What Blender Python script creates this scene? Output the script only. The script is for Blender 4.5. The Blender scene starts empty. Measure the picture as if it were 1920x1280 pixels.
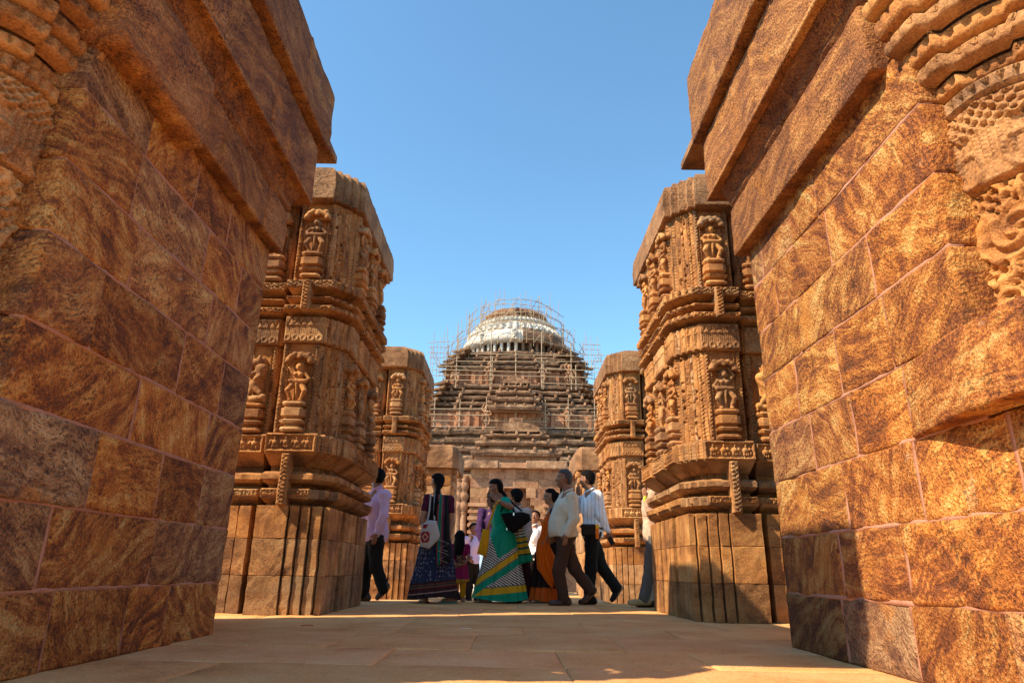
import bpy, math, random
import numpy as np
from mathutils import Vector, Matrix

sc = bpy.context.scene
COL = sc.collection
rad = math.radians

# ------------------------------------------------------------------ camera, sky, sun, exposure
PITCH, ROLL = rad(18.8), rad(1.0)
F = Vector((0, math.cos(PITCH), math.sin(PITCH)))
R0 = Vector((1, 0, 0)); U0 = R0.cross(F)
R1 = R0 * math.cos(ROLL) + U0 * math.sin(ROLL)
U1 = U0 * math.cos(ROLL) - R0 * math.sin(ROLL)
cam_d = bpy.data.cameras.new('camera'); cam = bpy.data.objects.new('camera', cam_d); COL.objects.link(cam)
cam_d.sensor_width = 36; cam_d.lens = 23.4375; cam_d.clip_start = .05; cam_d.clip_end = 8000
m = Matrix((R1, U1, -F)).transposed().to_4x4(); m.translation = Vector((0, 0, .45)); cam.matrix_world = m
sc.camera = cam

SUN_TRAVEL = Vector((1.0, .46, -1.09)).normalized()
SUN_EL = math.asin(-SUN_TRAVEL.z)
SUN_AZ = math.atan2(-SUN_TRAVEL.x, -SUN_TRAVEL.y)      # clockwise from +Y
world = bpy.data.worlds.new('World'); sc.world = world; world.use_nodes = True
wn = world.node_tree; wn.nodes.clear()
sky = wn.nodes.new('ShaderNodeTexSky'); sky.sky_type = 'NISHITA'; sky.sun_disc = False
sky.sun_elevation = SUN_EL; sky.sun_rotation = SUN_AZ
sky.air_density = 1.2; sky.dust_density = 0.1; sky.ozone_density = 4.5; sky.altitude = 0
bg = wn.nodes.new('ShaderNodeBackground'); bg.inputs[1].default_value = .13
wo = wn.nodes.new('ShaderNodeOutputWorld')
tn_ = wn.nodes.new('ShaderNodeMix'); tn_.data_type = 'RGBA'; tn_.blend_type = 'MULTIPLY'; tn_.inputs[0].default_value = 1; tn_.inputs[7].default_value = (.82, 1.02, .97, 1)
wn.links.new(sky.outputs[0], tn_.inputs[6]); wn.links.new(tn_.outputs[2], bg.inputs[0]); wn.links.new(bg.outputs[0], wo.inputs[0])
sun_d = bpy.data.lights.new('sun', 'SUN'); sun = bpy.data.objects.new('sun', sun_d); COL.objects.link(sun)
sun_d.energy = 4.3; sun_d.angle = rad(.5); sun_d.color = (1, .82, .56)
sun.rotation_euler = SUN_TRAVEL.to_track_quat('-Z', 'Y').to_euler(); sun.location = (-20, -8, 30)
sc.view_settings.view_transform = 'Standard'; sc.view_settings.look = 'None'
sc.view_settings.exposure = 1.05; sc.view_settings.gamma = 1
sc.view_settings.use_curve_mapping = False

# ------------------------------------------------------------------ helpers: objects
def link(o, parent=None):
    COL.objects.link(o)
    if parent is not None: o.parent = parent
    return o
def thing(name, label, cat, loc=(0, 0, 0), group=None):
    o = bpy.data.objects.new(name, None); o.location = loc; o.empty_display_size = .1
    o['label'] = label; o['category'] = cat
    if group: o['group'] = group
    return link(o)
def wloc(p):
    v = Vector((0, 0, 0))
    while p is not None: v = v + p.location; p = p.parent
    return v
def mesh(name, V, FQ, mat, smooth=False):
    """V: n x 3 array; FQ: m x 4 array of quads, or a list of faces"""
    me = bpy.data.meshes.new(name)
    V = np.asarray(V, np.float32)
    if isinstance(FQ, np.ndarray):
        n = len(FQ); k = FQ.shape[1]
        me.vertices.add(len(V)); me.vertices.foreach_set('co', V.ravel())
        me.loops.add(n * k); me.loops.foreach_set('vertex_index', FQ.ravel().astype(np.int32))
        me.polygons.add(n)
        me.polygons.foreach_set('loop_start', np.arange(0, n * k, k, dtype=np.int32))
        me.polygons.foreach_set('loop_total', np.full(n, k, np.int32))
        me.update(calc_edges=True); me.validate()
    else:
        me.from_pydata([tuple(map(float, v)) for v in V], [], FQ); me.update()
    if smooth: me.polygons.foreach_set('use_smooth', np.ones(len(me.polygons), bool))
    if mat is not None: me.materials.append(mat)
    return me
def obj(name, V, FQ, mat, parent=None, smooth=False, tint=None, stuff=False):
    """vertices come in WORLD coordinates and are moved into the parent's frame"""
    V = np.asarray(V, np.float32)
    if parent is not None:
        V = V - np.array(wloc(parent), np.float32)
    o = bpy.data.objects.new(name, mesh(name, V, FQ, mat, smooth))
    link(o, parent)
    if tint: o.color = (*tint, 1)
    if stuff: o['kind'] = 'stuff'
    return o
def top(o, label, cat=None, group=None, kind=None):
    o['label'] = label
    if cat: o['category'] = cat
    if group: o['group'] = group
    if kind: o['kind'] = kind
    return o
class Mix:
    """collects several shapes into one mesh"""
    def __init__(s): s.V = []; s.F = []; s.n = 0
    def add(s, V, FQ):
        V = np.asarray(V, np.float32)
        FQ = [tuple(int(i) + s.n for i in f) for f in FQ]
        s.V.append(V); s.F += FQ; s.n += len(V); return s
    def build(s, name, mat, parent=None, **k):
        return obj(name, np.concatenate(s.V), s.F, mat, parent, **k)

# ------------------------------------------------------------------ helpers: noise
def _h(ix, iy, iz, seed):
    n = (ix.astype(np.int64) * 374761393 + iy.astype(np.int64) * 668265263 + iz.astype(np.int64) * 2147483647 + seed * 974711) & 0xffffffff
    n = ((n ^ (n >> 13)) * 1274126177) & 0xffffffff
    n = n ^ (n >> 16)
    return (n & 0xffff).astype(np.float32) / 32767.5 - 1
def vnoise(P, f=1., seed=0, octaves=1):
    P = np.asarray(P, np.float64); out = 0; amp = 1.; tot = 0
    for o in range(octaves):
        q = P * f; i = np.floor(q); t = q - i; t = t * t * (3 - 2 * t); i = i.astype(np.int64)
        x, y, z = i[..., 0], i[..., 1], i[..., 2]; a, b, c = t[..., 0], t[..., 1], t[..., 2]
        r = 0
        for dx in (0, 1):
            for dy in (0, 1):
                for dz in (0, 1):
                    w = (a if dx else 1 - a) * (b if dy else 1 - b) * (c if dz else 1 - c)
                    r = r + w * _h(x + dx, y + dy, z + dz, seed + o * 17)
        out = out + amp * r; tot += amp; amp *= .5; f *= 2.03
    return (out / tot).astype(np.float32)
def vn2(u, v, f, seed=0, octaves=1):
    return vnoise(np.stack([u, v, np.zeros_like(u) + .37], -1), f, seed, octaves)
def sstep(a, b, x):
    t = np.clip((x - a) / (b - a), 0, 1); return t * t * (3 - 2 * t)

# ------------------------------------------------------------------ helpers: shapes
def gridfaces(nu, nv, off=0, flip=False, wrap=False):
    i = np.arange(nu - 1 + (1 if wrap else 0)); j = np.arange(nv - 1)
    I, J = np.meshgrid(i, j, indexing='ij'); I2 = (I + 1) % nu
    a = I * nv + J; b = I2 * nv + J; c = I2 * nv + J + 1; d = I * nv + J + 1
    q = np.stack([a, b, c, d], -1).reshape(-1, 4) + off
    return q[:, ::-1] if flip else q
def rough_box(x0, x1, y0, y1, z0, z1, step=.06, r=.015, amp=.006, seed=0, freq=9., maxn=44):
    """box whose rounded edges and faces are worn by noise"""
    lo = np.array([x0, y0, z0], float); hi = np.array([x1, y1, z1], float); s = hi - lo
    n = [int(min(maxn, max(1, round(v / step)))) for v in s]
    def ax(k):
        t = np.linspace(lo[k], hi[k], n[k] + 1)
        if n[k] > 1:
            e = min(r * 1.1, s[k] / n[k] * .6)
            t = np.concatenate([[lo[k], lo[k] + e], t[1:-1], [hi[k] - e, hi[k]]])
        return t
    A = [ax(k) for k in range(3)]
    vid = {}; V = []; Fs = []
    def vert(p):
        k = (round(p[0], 5), round(p[1], 5), round(p[2], 5))
        if k not in vid: vid[k] = len(V); V.append(p)
        return vid[k]
    for k in range(3):
        a, b = (k + 1) % 3, (k + 2) % 3
        for side in (0, 1):
            idx = []
            for u in A[a]:
                row = []
                for w in A[b]:
                    p = [0, 0, 0]; p[k] = hi[k] if side else lo[k]; p[a] = u; p[b] = w
                    row.append(vert(tuple(p)))
                idx.append(row)
            for i in range(len(A[a]) - 1):
                for j in range(len(A[b]) - 1):
                    q = (idx[i][j], idx[i + 1][j], idx[i + 1][j + 1], idx[i][j + 1])
                    Fs.append(q if side else q[::-1])
    V = np.array(V); rr = min(r, s.min() * .45)
    c = np.clip(V, lo + rr, hi - rr); d = V - c
    L = np.linalg.norm(d, axis=1, keepdims=True); L[L == 0] = 1; nrm = d / L
    V2 = c + nrm * rr
    if amp: V2 = V2 + nrm * ((vnoise(V, freq, seed, 3)[:, None] + .4) * amp)
    return V2, Fs
def cyl(p0, p1, r0, r1=None, n=8, caps=True):
    p0 = Vector(p0); p1 = Vector(p1); r1 = r0 if r1 is None else r1
    d = (p1 - p0).normalized(); a = d.orthogonal().normalized(); b = d.cross(a)
    V = []
    for p, r in ((p0, r0), (p1, r1)):
        for k in range(n):
            t = 2 * math.pi * k / n; V.append(tuple(p + a * (r * math.cos(t)) + b * (r * math.sin(t))))
    Fs = [(k, (k + 1) % n, n + (k + 1) % n, n + k) for k in range(n)]
    if caps: Fs += [tuple(range(n))[::-1], tuple(range(n, 2 * n))]
    return np.array(V), Fs
def tube(pts, r, n=8, caps=True):
    pts = [Vector(p) for p in pts]; rs = r if isinstance(r, (list, tuple)) else [r] * len(pts)
    V = []; up = None
    for i, p in enumerate(pts):
        d = (pts[min(i + 1, len(pts) - 1)] - pts[max(i - 1, 0)]).normalized()
        if up is None: up = d.orthogonal().normalized()
        up = (up - d * up.dot(d)).normalized(); b = d.cross(up)
        for k in range(n):
            t = 2 * math.pi * k / n; V.append(tuple(p + up * (rs[i] * math.cos(t)) + b * (rs[i] * math.sin(t))))
    Fs = []
    for i in range(len(pts) - 1):
        for k in range(n): Fs.append((i * n + k, i * n + (k + 1) % n, (i + 1) * n + (k + 1) % n, (i + 1) * n + k))
    if caps: Fs += [tuple(range(n))[::-1], tuple(range((len(pts) - 1) * n, len(pts) * n))]
    return np.array(V), Fs
def offset_poly(P, o):
    """outward offset of a counter-clockwise polygon with axis-aligned or slanted edges"""
    n = len(P); out = []
    for i in range(n):
        p0 = np.array(P[i - 1]); p1 = np.array(P[i]); p2 = np.array(P[(i + 1) % n])
        d1 = (p1 - p0) / np.linalg.norm(p1 - p0); d2 = (p2 - p1) / np.linalg.norm(p2 - p1)
        n1 = np.array([d1[1], -d1[0]]); n2 = np.array([d2[1], -d2[0]])
        k = n1 + n2; den = 1 + n1 @ n2
        out.append(tuple(p1 + k * (o / max(den, .35))))
    return out
def offset_slots(P, o):
    """outward offset that keeps the slots of an axis-aligned plan open"""
    n = len(P); A = [np.array(p) for p in P]; wt = [1.] * n
    cr = lambda a, b: a[0] * b[1] - a[1] * b[0]
    reflex = [cr(A[i] - A[i - 1], A[(i + 1) % n] - A[i]) < 0 for i in range(n)]
    for i in range(n):
        if reflex[i] and reflex[(i + 1) % n]: wt[i] = .0; wt[i - 1] = .22; wt[(i + 1) % n] = .22
    out = []
    for i in range(n):
        q = A[i].copy()
        for j, (a, b) in ((i - 1, (A[i - 1], A[i])), (i, (A[i], A[(i + 1) % n]))):
            d = (b - a) / np.linalg.norm(b - a); q = q + np.array([d[1], -d[0]]) * o * wt[j]
        out.append(tuple(q))
    return out
def resample(P, step):
    out = []
    for i in range(len(P)):
        a = np.array(P[i]); b = np.array(P[(i + 1) % len(P)]); L = np.linalg.norm(b - a)
        n = max(1, int(round(L / step)))
        for k in range(n): out.append((i, k / n))
    return out
def loft(P, prof, step=.07, amp=.004, seed=0, caps=(True, True), freq=14., zstep=None, off=None):
    """stack of offset copies of polygon P; prof = [(z, outward offset)]"""
    if zstep:
        q = [prof[0]]
        for (za, oa), (zb, ob) in zip(prof, prof[1:]):
            k = max(1, int(math.ceil(abs(zb - za) / zstep)))
            q += [(za + (zb - za) * j / k, oa + (ob - oa) * j / k) for j in range(1, k + 1)]
        prof = q
    idx = resample(P, step); n = len(idx); V = []
    for z, o in prof:
        Q = (off or offset_poly)(P, o)
        for i, t in idx:
            a = Q[i]; b = Q[(i + 1) % len(Q)]
            V.append((a[0] + (b[0] - a[0]) * t, a[1] + (b[1] - a[1]) * t, z))
    V = np.array(V, float)
    if amp:
        D = np.stack([vnoise(V, freq, seed, 2), vnoise(V, freq, seed + 5, 2), .6 * vnoise(V, freq, seed + 9, 2)], -1)
        V = V + D * amp
    Fs = []
    for r in range(len(prof) - 1):
        for k in range(n): Fs.append((r * n + k, r * n + (k + 1) % n, (r + 1) * n + (k + 1) % n, (r + 1) * n + k))
    if caps[0]: Fs.append(tuple(range(n))[::-1])
    if caps[1]: Fs.append(tuple(range((len(prof) - 1) * n, len(prof) * n)))
    return V, Fs
def lathe(cx, cy, prof, n=24, a0=0, a1=2 * math.pi, mod=None):
    full = abs(a1 - a0 - 2 * math.pi) < 1e-6
    m_ = n if full else n + 1
    V = []
    for k in range(m_):
        t = a0 + (a1 - a0) * k / n
        for z, r in prof:
            rr = r * (mod(t, z) if mod else 1); V.append((cx + rr * math.cos(t), cy + rr * math.sin(t), z))
    return np.array(V), [tuple(q) for q in gridfaces(m_, len(prof), wrap=full)]
def rot_about(V, c, axis, ang):
    M = np.array(Matrix.Rotation(ang, 3, axis)); return (np.asarray(V) - c) @ M.T + c

# ------------------------------------------------------------------ helpers: organic shapes from distance fields
class Sdf:
    def __init__(s): s.p = []
    def cap(s, a, b, ra, rb=None, k=.02):
        s.p.append(('c', np.array(a, float), np.array(b, float), ra, ra if rb is None else rb, k)); return s
    def ell(s, c, r, k=.02, yaw=0., tilt=0.):
        """yaw about z, tilt about the local y axis (degrees)"""
        M = np.array(Matrix.Rotation(rad(yaw), 3, 'Z') @ Matrix.Rotation(rad(tilt), 3, 'Y'))
        s.p.append(('e', np.array(c, float), np.array(r, float), M, k)); return s
    def build(s, h, cut=None, disp=None):
        lo = np.full(3, 1e9); hi = -lo
        bb = []
        for q in s.p:
            if q[0] == 'c':
                m_ = max(q[3], q[4]); a = np.minimum(q[1], q[2]) - m_; b = np.maximum(q[1], q[2]) + m_; k = q[5]
            else:
                e = np.abs(q[3]) @ q[2]; a = q[1] - e; b = q[1] + e; k = q[4]
            bb.append((a - k * 1.5 - 2 * h, b + k * 1.5 + 2 * h)); lo = np.minimum(lo, a); hi = np.maximum(hi, b)
        lo -= 4 * h; hi += 4 * h
        n = np.ceil((hi - lo) / h).astype(int) + 1
        G = np.full(n, .5, np.float32)
        ax = [(lo[i] + h * np.arange(n[i])).astype(np.float32) for i in range(3)]
        for q, (a, b) in zip(s.p, bb):
            i0 = np.clip(np.floor((a - lo) / h).astype(int), 0, n - 1); i1 = np.clip(np.ceil((b - lo) / h).astype(int) + 1, 1, n)
            X, Y, Z = np.meshgrid(ax[0][i0[0]:i1[0]], ax[1][i0[1]:i1[1]], ax[2][i0[2]:i1[2]], indexing='ij')
            if q[0] == 'c':
                ab = q[2] - q[1]; L = max(ab @ ab, 1e-9)
                t = np.clip(((X - q[1][0]) * ab[0] + (Y - q[1][1]) * ab[1] + (Z - q[1][2]) * ab[2]) / L, 0, 1)
                d = np.sqrt((X - q[1][0] - t * ab[0]) ** 2 + (Y - q[1][1] - t * ab[1]) ** 2 + (Z - q[1][2] - t * ab[2]) ** 2) - (q[3] + (q[4] - q[3]) * t)
                k = q[5]
            else:
                M = q[3]; dx, dy, dz = X - q[1][0], Y - q[1][1], Z - q[1][2]
                lx = dx * M[0, 0] + dy * M[1, 0] + dz * M[2, 0]; ly = dx * M[0, 1] + dy * M[1, 1] + dz * M[2, 1]; lz = dx * M[0, 2] + dy * M[1, 2] + dz * M[2, 2]
                r = q[2]
                k0 = np.sqrt((lx / r[0]) ** 2 + (ly / r[1]) ** 2 + (lz / r[2]) ** 2)
                k1 = np.sqrt((lx / r[0] ** 2) ** 2 + (ly / r[1] ** 2) ** 2 + (lz / r[2] ** 2) ** 2) + 1e-6
                d = k0 * (k0 - 1) / k1; k = q[4]
            sub = G[i0[0]:i1[0], i0[1]:i1[1], i0[2]:i1[2]]
            hh = np.maximum(k - np.abs(sub - d), 0) / k
            G[i0[0]:i1[0], i0[1]:i1[1], i0[2]:i1[2]] = np.minimum(sub, d) - hh * hh * k * .25
        if cut or disp:
            X, Y, Z = np.meshgrid(*ax, indexing='ij')
            if disp:
                mk = np.abs(G) < .06
                G[mk] += disp(X[mk], Y[mk], Z[mk])
            if cut: G = np.maximum(G, cut(X, Y, Z).astype(np.float32))
        G[0] = G[-1] = .5; G[:, 0] = G[:, -1] = .5; G[:, :, 0] = G[:, :, -1] = .5
        return surfnet(G, lo, h)
def surfnet(G, o, h):
    nx, ny, nz = G.shape; S = G < 0
    acc = np.zeros((nx - 1, ny - 1, nz - 1, 3), np.float32); cnt = np.zeros((nx - 1, ny - 1, nz - 1), np.float32)
    C = [(a, b, c) for a in (0, 1) for b in (0, 1) for c in (0, 1)]
    sl = lambda q, A: A[q[0]:nx - 1 + q[0], q[1]:ny - 1 + q[1], q[2]:nz - 1 + q[2]]
    for a in C:
        for k in range(3):
            if a[k] == 0:
                b = list(a); b[k] = 1; b = tuple(b)
                m_ = sl(a, S) != sl(b, S)
                fa = sl(a, G)[m_]; fb = sl(b, G)[m_]; t = fa / (fa - fb)
                p = np.tile(np.array(a, np.float32), (len(t), 1)); p[:, k] += t
                acc[m_] += p; cnt[m_] += 1
    act = cnt > 0; idx = np.full(act.shape, -1, np.int64); idx[act] = np.arange(act.sum())
    cell = np.argwhere(act).astype(np.float32)
    V = o + h * (cell + acc[act] / cnt[act][:, None])
    Q = []
    for k in range(3):
        u, v = (k + 1) % 3, (k + 2) % 3
        A = np.moveaxis(S, (k, u, v), (0, 1, 2)); I = np.moveaxis(idx, (k, u, v), (0, 1, 2))
        e = A[:-1, 1:-1, 1:-1] != A[1:, 1:-1, 1:-1]
        w = np.argwhere(e); s_ = A[:-1, 1:-1, 1:-1][e]
        i, j, l = w[:, 0], w[:, 1] + 1, w[:, 2] + 1
        q = np.stack([I[i, j - 1, l - 1], I[i, j, l - 1], I[i, j, l], I[i, j - 1, l]], -1)
        q[~s_] = q[~s_][:, ::-1]; Q.append(q)
    return V.astype(np.float32), np.concatenate(Q)

# ------------------------------------------------------------------ materials
class NT:
    def __init__(s, name, rough=.85, spec=.25):
        s.m = bpy.data.materials.new(name); s.m.use_nodes = True; s.t = s.m.node_tree; s.t.nodes.clear()
        s.out = s.n('ShaderNodeOutputMaterial'); s.b = s.n('ShaderNodeBsdfPrincipled')
        s.b.inputs['Roughness'].default_value = rough; s.b.inputs['Specular IOR Level'].default_value = spec
        s.l(s.b.outputs[0], s.out.inputs[0])
    def n(s, t, **k):
        x = s.t.nodes.new(t)
        for a, v in k.items(): setattr(x, a, v)
        return x
    def l(s, a, b): s.t.links.new(a, b)
    def inp(s, sock, v):
        if v is None: return
        if hasattr(v, 'is_linked') or isinstance(v, bpy.types.NodeSocket): s.l(v, sock)
        else: sock.default_value = v
    def math(s, op, a, b=None, c=None, clamp=False):
        x = s.n('ShaderNodeMath', operation=op); x.use_clamp = clamp
        s.inp(x.inputs[0], a); s.inp(x.inputs[1], b); s.inp(x.inputs[2], c); return x.outputs[0]
    def vec(s, op, a, b=None, scale=None):
        x = s.n('ShaderNodeVectorMath', operation=op); s.inp(x.inputs[0], a); s.inp(x.inputs[1], b)
        if scale is not None: s.inp(x.inputs['Scale'], scale)
        return x.outputs['Value'] if op in ('LENGTH', 'DOT_PRODUCT') else x.outputs[0]
    def noise(s, v, scale, detail=3, rough=.55, dist=0., color=False):
        x = s.n('ShaderNodeTexNoise'); s.l(v, x.inputs['Vector']); x.inputs['Scale'].default_value = scale
        x.inputs['Detail'].default_value = detail; x.inputs['Roughness'].default_value = rough; x.inputs['Distortion'].default_value = dist
        return x.outputs['Color'] if color else x.outputs[0]
    def mapr(s, v, a, b, c=0., d=1.):
        x = s.n('ShaderNodeMapRange'); s.inp(x.inputs[0], v)
        for i, q in enumerate((a, b, c, d)): x.inputs[i + 1].default_value = q
        return x.outputs[0]
    def ramp(s, v, stops, interp='LINEAR'):
        x = s.n('ShaderNodeValToRGB'); s.inp(x.inputs[0], v); e = x.color_ramp.elements; x.color_ramp.interpolation = interp
        while len(e) < len(stops): e.new(.5)
        for q, (p, c) in zip(e, stops): q.position = p; q.color = (*c, 1)
        return x.outputs[0]
    def mix(s, f, a, b, mode='MIX'):
        x = s.n('ShaderNodeMix', data_type='RGBA', blend_type=mode); s.inp(x.inputs[0], f)
        for k, v in ((6, a), (7, b)):
            if isinstance(v, tuple): x.inputs[k].default_value = (*v, 1)
            else: s.l(v, x.inputs[k])
        return x.outputs[2]
    def obj(s): return s.n('ShaderNodeTexCoord').outputs['Object']
    def info(s): return s.n('ShaderNodeObjectInfo')
    def xyz(s, v):
        x = s.n('ShaderNodeSeparateXYZ'); s.l(v, x.inputs[0]); return x.outputs
    def comb(s, x, y, z):
        q = s.n('ShaderNodeCombineXYZ'); s.inp(q.inputs[0], x); s.inp(q.inputs[1], y); s.inp(q.inputs[2], z); return q.outputs[0]
    def bump(s, h, strength, dist):
        x = s.n('ShaderNodeBump'); s.l(h, x.inputs['Height']); x.inputs['Strength'].default_value = strength; x.inputs['Distance'].default_value = dist
        s.l(x.outputs[0], s.b.inputs['Normal'])
    def col(s, c):
        if isinstance(c, tuple): s.b.inputs['Base Color'].default_value = (*c, 1)
        else: s.l(c, s.b.inputs['Base Color'])

def stone(name, stops, axis=(1, 0, 0), streak=18., streak_w=.66, mott=2.4, orange=.0, pale=.0, pit=.5, bump=.85, bdist=.024, spread=1.3, fine=70., scale=1., cool=None, agate=0.):
    """worn sandstone: bedding streaks turned another way in every block, mottling, pits, lichen"""
    N = NT(name); inf = N.info()
    rnd = inf.outputs['Random']
    P = N.vec('ADD', N.vec('SCALE', N.obj(), scale=scale), N.vec('SCALE', N.comb(rnd, N.math('MULTIPLY', rnd, 3.7), N.math('MULTIPLY', rnd, -7.3)), scale=31.))
    r2 = N.math('FRACT', N.math('MULTIPLY', rnd, 57.31))
    ang = N.math('MULTIPLY', N.math('SUBTRACT', r2, .5), spread * 2)
    D = N.vec('SUBTRACT', N.noise(P, 1.6, 2, color=True), (.5, .5, .5))
    P2 = N.vec('ADD', P, N.vec('SCALE', D, scale=.36))
    vr = N.n('ShaderNodeVectorRotate', rotation_type='AXIS_ANGLE'); N.l(P2, vr.inputs[0]); vr.inputs['Axis'].default_value = axis; N.l(ang, vr.inputs['Angle'])
    S = N.vec('MULTIPLY', vr.outputs[0], (2.2, 2.2, streak))
    st = N.noise(S, 1., 6, .68)
    mo = N.noise(P, mott, 5, .6)
    fi = N.noise(P, fine, 2, .6)
    v = N.math('ADD', N.math('MULTIPLY', st, streak_w), N.math('MULTIPLY', mo, 1 - streak_w))
    v = N.math('ADD', v, N.math('MULTIPLY', N.math('SUBTRACT', N.math('MULTIPLY_ADD', N.noise(P, fine * 2.3, 2, .7), .5, N.math('MULTIPLY', fi, .5)), .5), .62))
    if agate:
        ag = N.math('PINGPONG', N.math('MULTIPLY', N.noise(vr.outputs[0], 1.5, 4, .55, .4), agate), 1.)
        v = N.math('ADD', v, N.math('MULTIPLY', N.math('SUBTRACT', ag, .5), .11))
    vv = N.mapr(v, .31, .68)
    c = N.ramp(vv, stops)
    if cool:
        r3 = N.math('FRACT', N.math('MULTIPLY', rnd, 131.7))
        c = N.mix(N.math('MULTIPLY', N.mapr(r3, .45, .95), N.mapr(N.noise(P, 1.3, 3), .35, .6, .55, 1.)), c, N.ramp(vv, cool))
    if orange:
        f = N.mapr(N.noise(P, 3.3, 5, .65), .56, .68)
        c = N.mix(N.math('MULTIPLY', f, orange), c, (.62, .25, .045))
    if pale:
        f = N.mapr(N.noise(P, 4.1, 6, .7, .6), .63, .68)
        c = N.mix(N.math('MULTIPLY', f, pale), c, (.62, .45, .28))
    pn = N.noise(N.vec('MULTIPLY', vr.outputs[0], (1., 1., 2.0)), 38., 4, .7)
    pm = N.mapr(N.noise(P, 2.9, 2), .45, .62)
    pf = N.math('MULTIPLY', N.mapr(pn, .55, .62), N.math('MULTIPLY_ADD', pm, .75, .25))
    c = N.mix(N.math('MULTIPLY', pf, pit), c, (.055, .028, .018))
    c = N.mix(1., c, inf.outputs['Color'], 'MULTIPLY')
    N.col(c)
    h = N.math('ADD', N.math('MULTIPLY', st, .9), N.math('ADD', N.math('MULTIPLY', fi, .9), N.math('MULTIPLY', N.noise(P, 11., 5, .65), .9)))
    h = N.math('SUBTRACT', h, N.math('MULTIPLY', pf, .7))
    N.bump(h, bump, bdist)
    return N.m
def plain(name, c, rough=.8, spec=.3, var=.15, scale=30., metal=0., bump=0.):
    N = NT(name, rough, spec); P = N.obj(); f = N.noise(P, scale, 3)
    N.col(N.mix(f, tuple(x * (1 - var) for x in c), tuple(min(1, x * (1 + var)) for x in c)))
    N.b.inputs['Metallic'].default_value = metal
    if bump: N.bump(f, bump, .004)
    return N.m

DK, BR, OC, TN = (.115, .046, .021), (.22, .070, .024), (.43, .158, .033), (.57, .295, .090)
M_wall = stone('wall_sandstone', [(0, DK), (.3, BR), (.55, OC), (.8, TN), (1, (.62, .41, .15))], orange=.5, pale=.35, pit=.6, agate=16., cool=[(0, (.07, .036, .026)), (.3, (.20, .102, .062)), (.6, (.36, .21, .11)), (1, (.56, .39, .22))])
M_corn = stone('cornice_sandstone', [(0, DK), (.35, (.21, .086, .040)), (.65, (.38, .162, .052)), (1, (.55, .31, .12))], axis=(1, 0, 0), streak=14, orange=.45, pale=.2, pit=.75, spread=.5)
M_pier = stone('pier_sandstone', [(0, (.10, .044, .02)), (.35, (.285, .117, .041)), (.65, (.49, .222, .073)), (1, (.60, .345, .138))], axis=(0, 1, 0), streak=9, streak_w=.3, orange=.4, pale=.2, pit=.55, spread=.3, fine=90, bump=.5, bdist=.012, cool=[(0, (.09, .05, .03)), (.35, (.25, .132, .066)), (.65, (.43, .246, .122)), (1, (.58, .38, .21))])
M_cap = stone('cap_sandstone', [(0, (.09, .05, .026)), (.35, (.245, .12, .058)), (.65, (.38, .195, .092)), (1, (.49, .285, .15))], axis=(0, 1, 0), streak=7, streak_w=.35, orange=.15, pale=.15, pit=.8, spread=.3)
M_floor = stone('floor_stone', [(0, (.46, .205, .074)), (.3, (.66, .318, .112)), (.6, (.72, .38, .15)), (1, (.78, .475, .22))], axis=(0, 0, 1), streak=2.6, streak_w=.4, mott=1.8, pale=.1, pit=.2, spread=.2, bump=.5, bdist=.016, fine=60)
M_mortar = stone('pink_mortar', [(0, (.26, .105, .065)), (.5, (.40, .185, .12)), (1, (.48, .25, .17))], streak=6, pit=.1, bump=.35, bdist=.008)
M_temple = stone('temple_dark_stone', [(0, (.065, .037, .025)), (.35, (.18, .103, .064)), (.7, (.29, .175, .108)), (1, (.45, .30, .19))], axis=(0, 1, 0), streak=1.6, streak_w=.3, mott=.9, orange=.0, pale=.25, pit=.4, fine=6, scale=1., bump=.8, bdist=.12)
M_twall = stone('temple_wall_stone', [(0, (.17, .076, .042)), (.35, (.34, .168, .092)), (.7, (.47, .258, .15)), (1, (.55, .345, .21))], axis=(0, 1, 0), streak=1.2, streak_w=.3, mott=.35, pit=.35, fine=5, scale=1., bump=.7, bdist=.1)
M_white = stone('whitewashed_stone', [(0, (.30, .26, .21)), (.4, (.56, .53, .48)), (1, (.68, .66, .61))], axis=(0, 1, 0), streak=1.2, streak_w=.3, mott=.5, pit=.3, fine=5, bump=.5, bdist=.08)
M_court = stone('courtyard_earth', [(0, (.22, .14, .085)), (.5, (.36, .24, .15)), (1, (.46, .32, .21))], axis=(0, 0, 1), streak=1., streak_w=.3, mott=.3, pit=.1, scale=.6)
M_lime = plain('lime_plaster', (.55, .38, .22), .9, .1, .2, 25, bump=.3)
M_bamboo = plain('bamboo', (.40, .30, .20), .6, .3, .35, 1.2)

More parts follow.
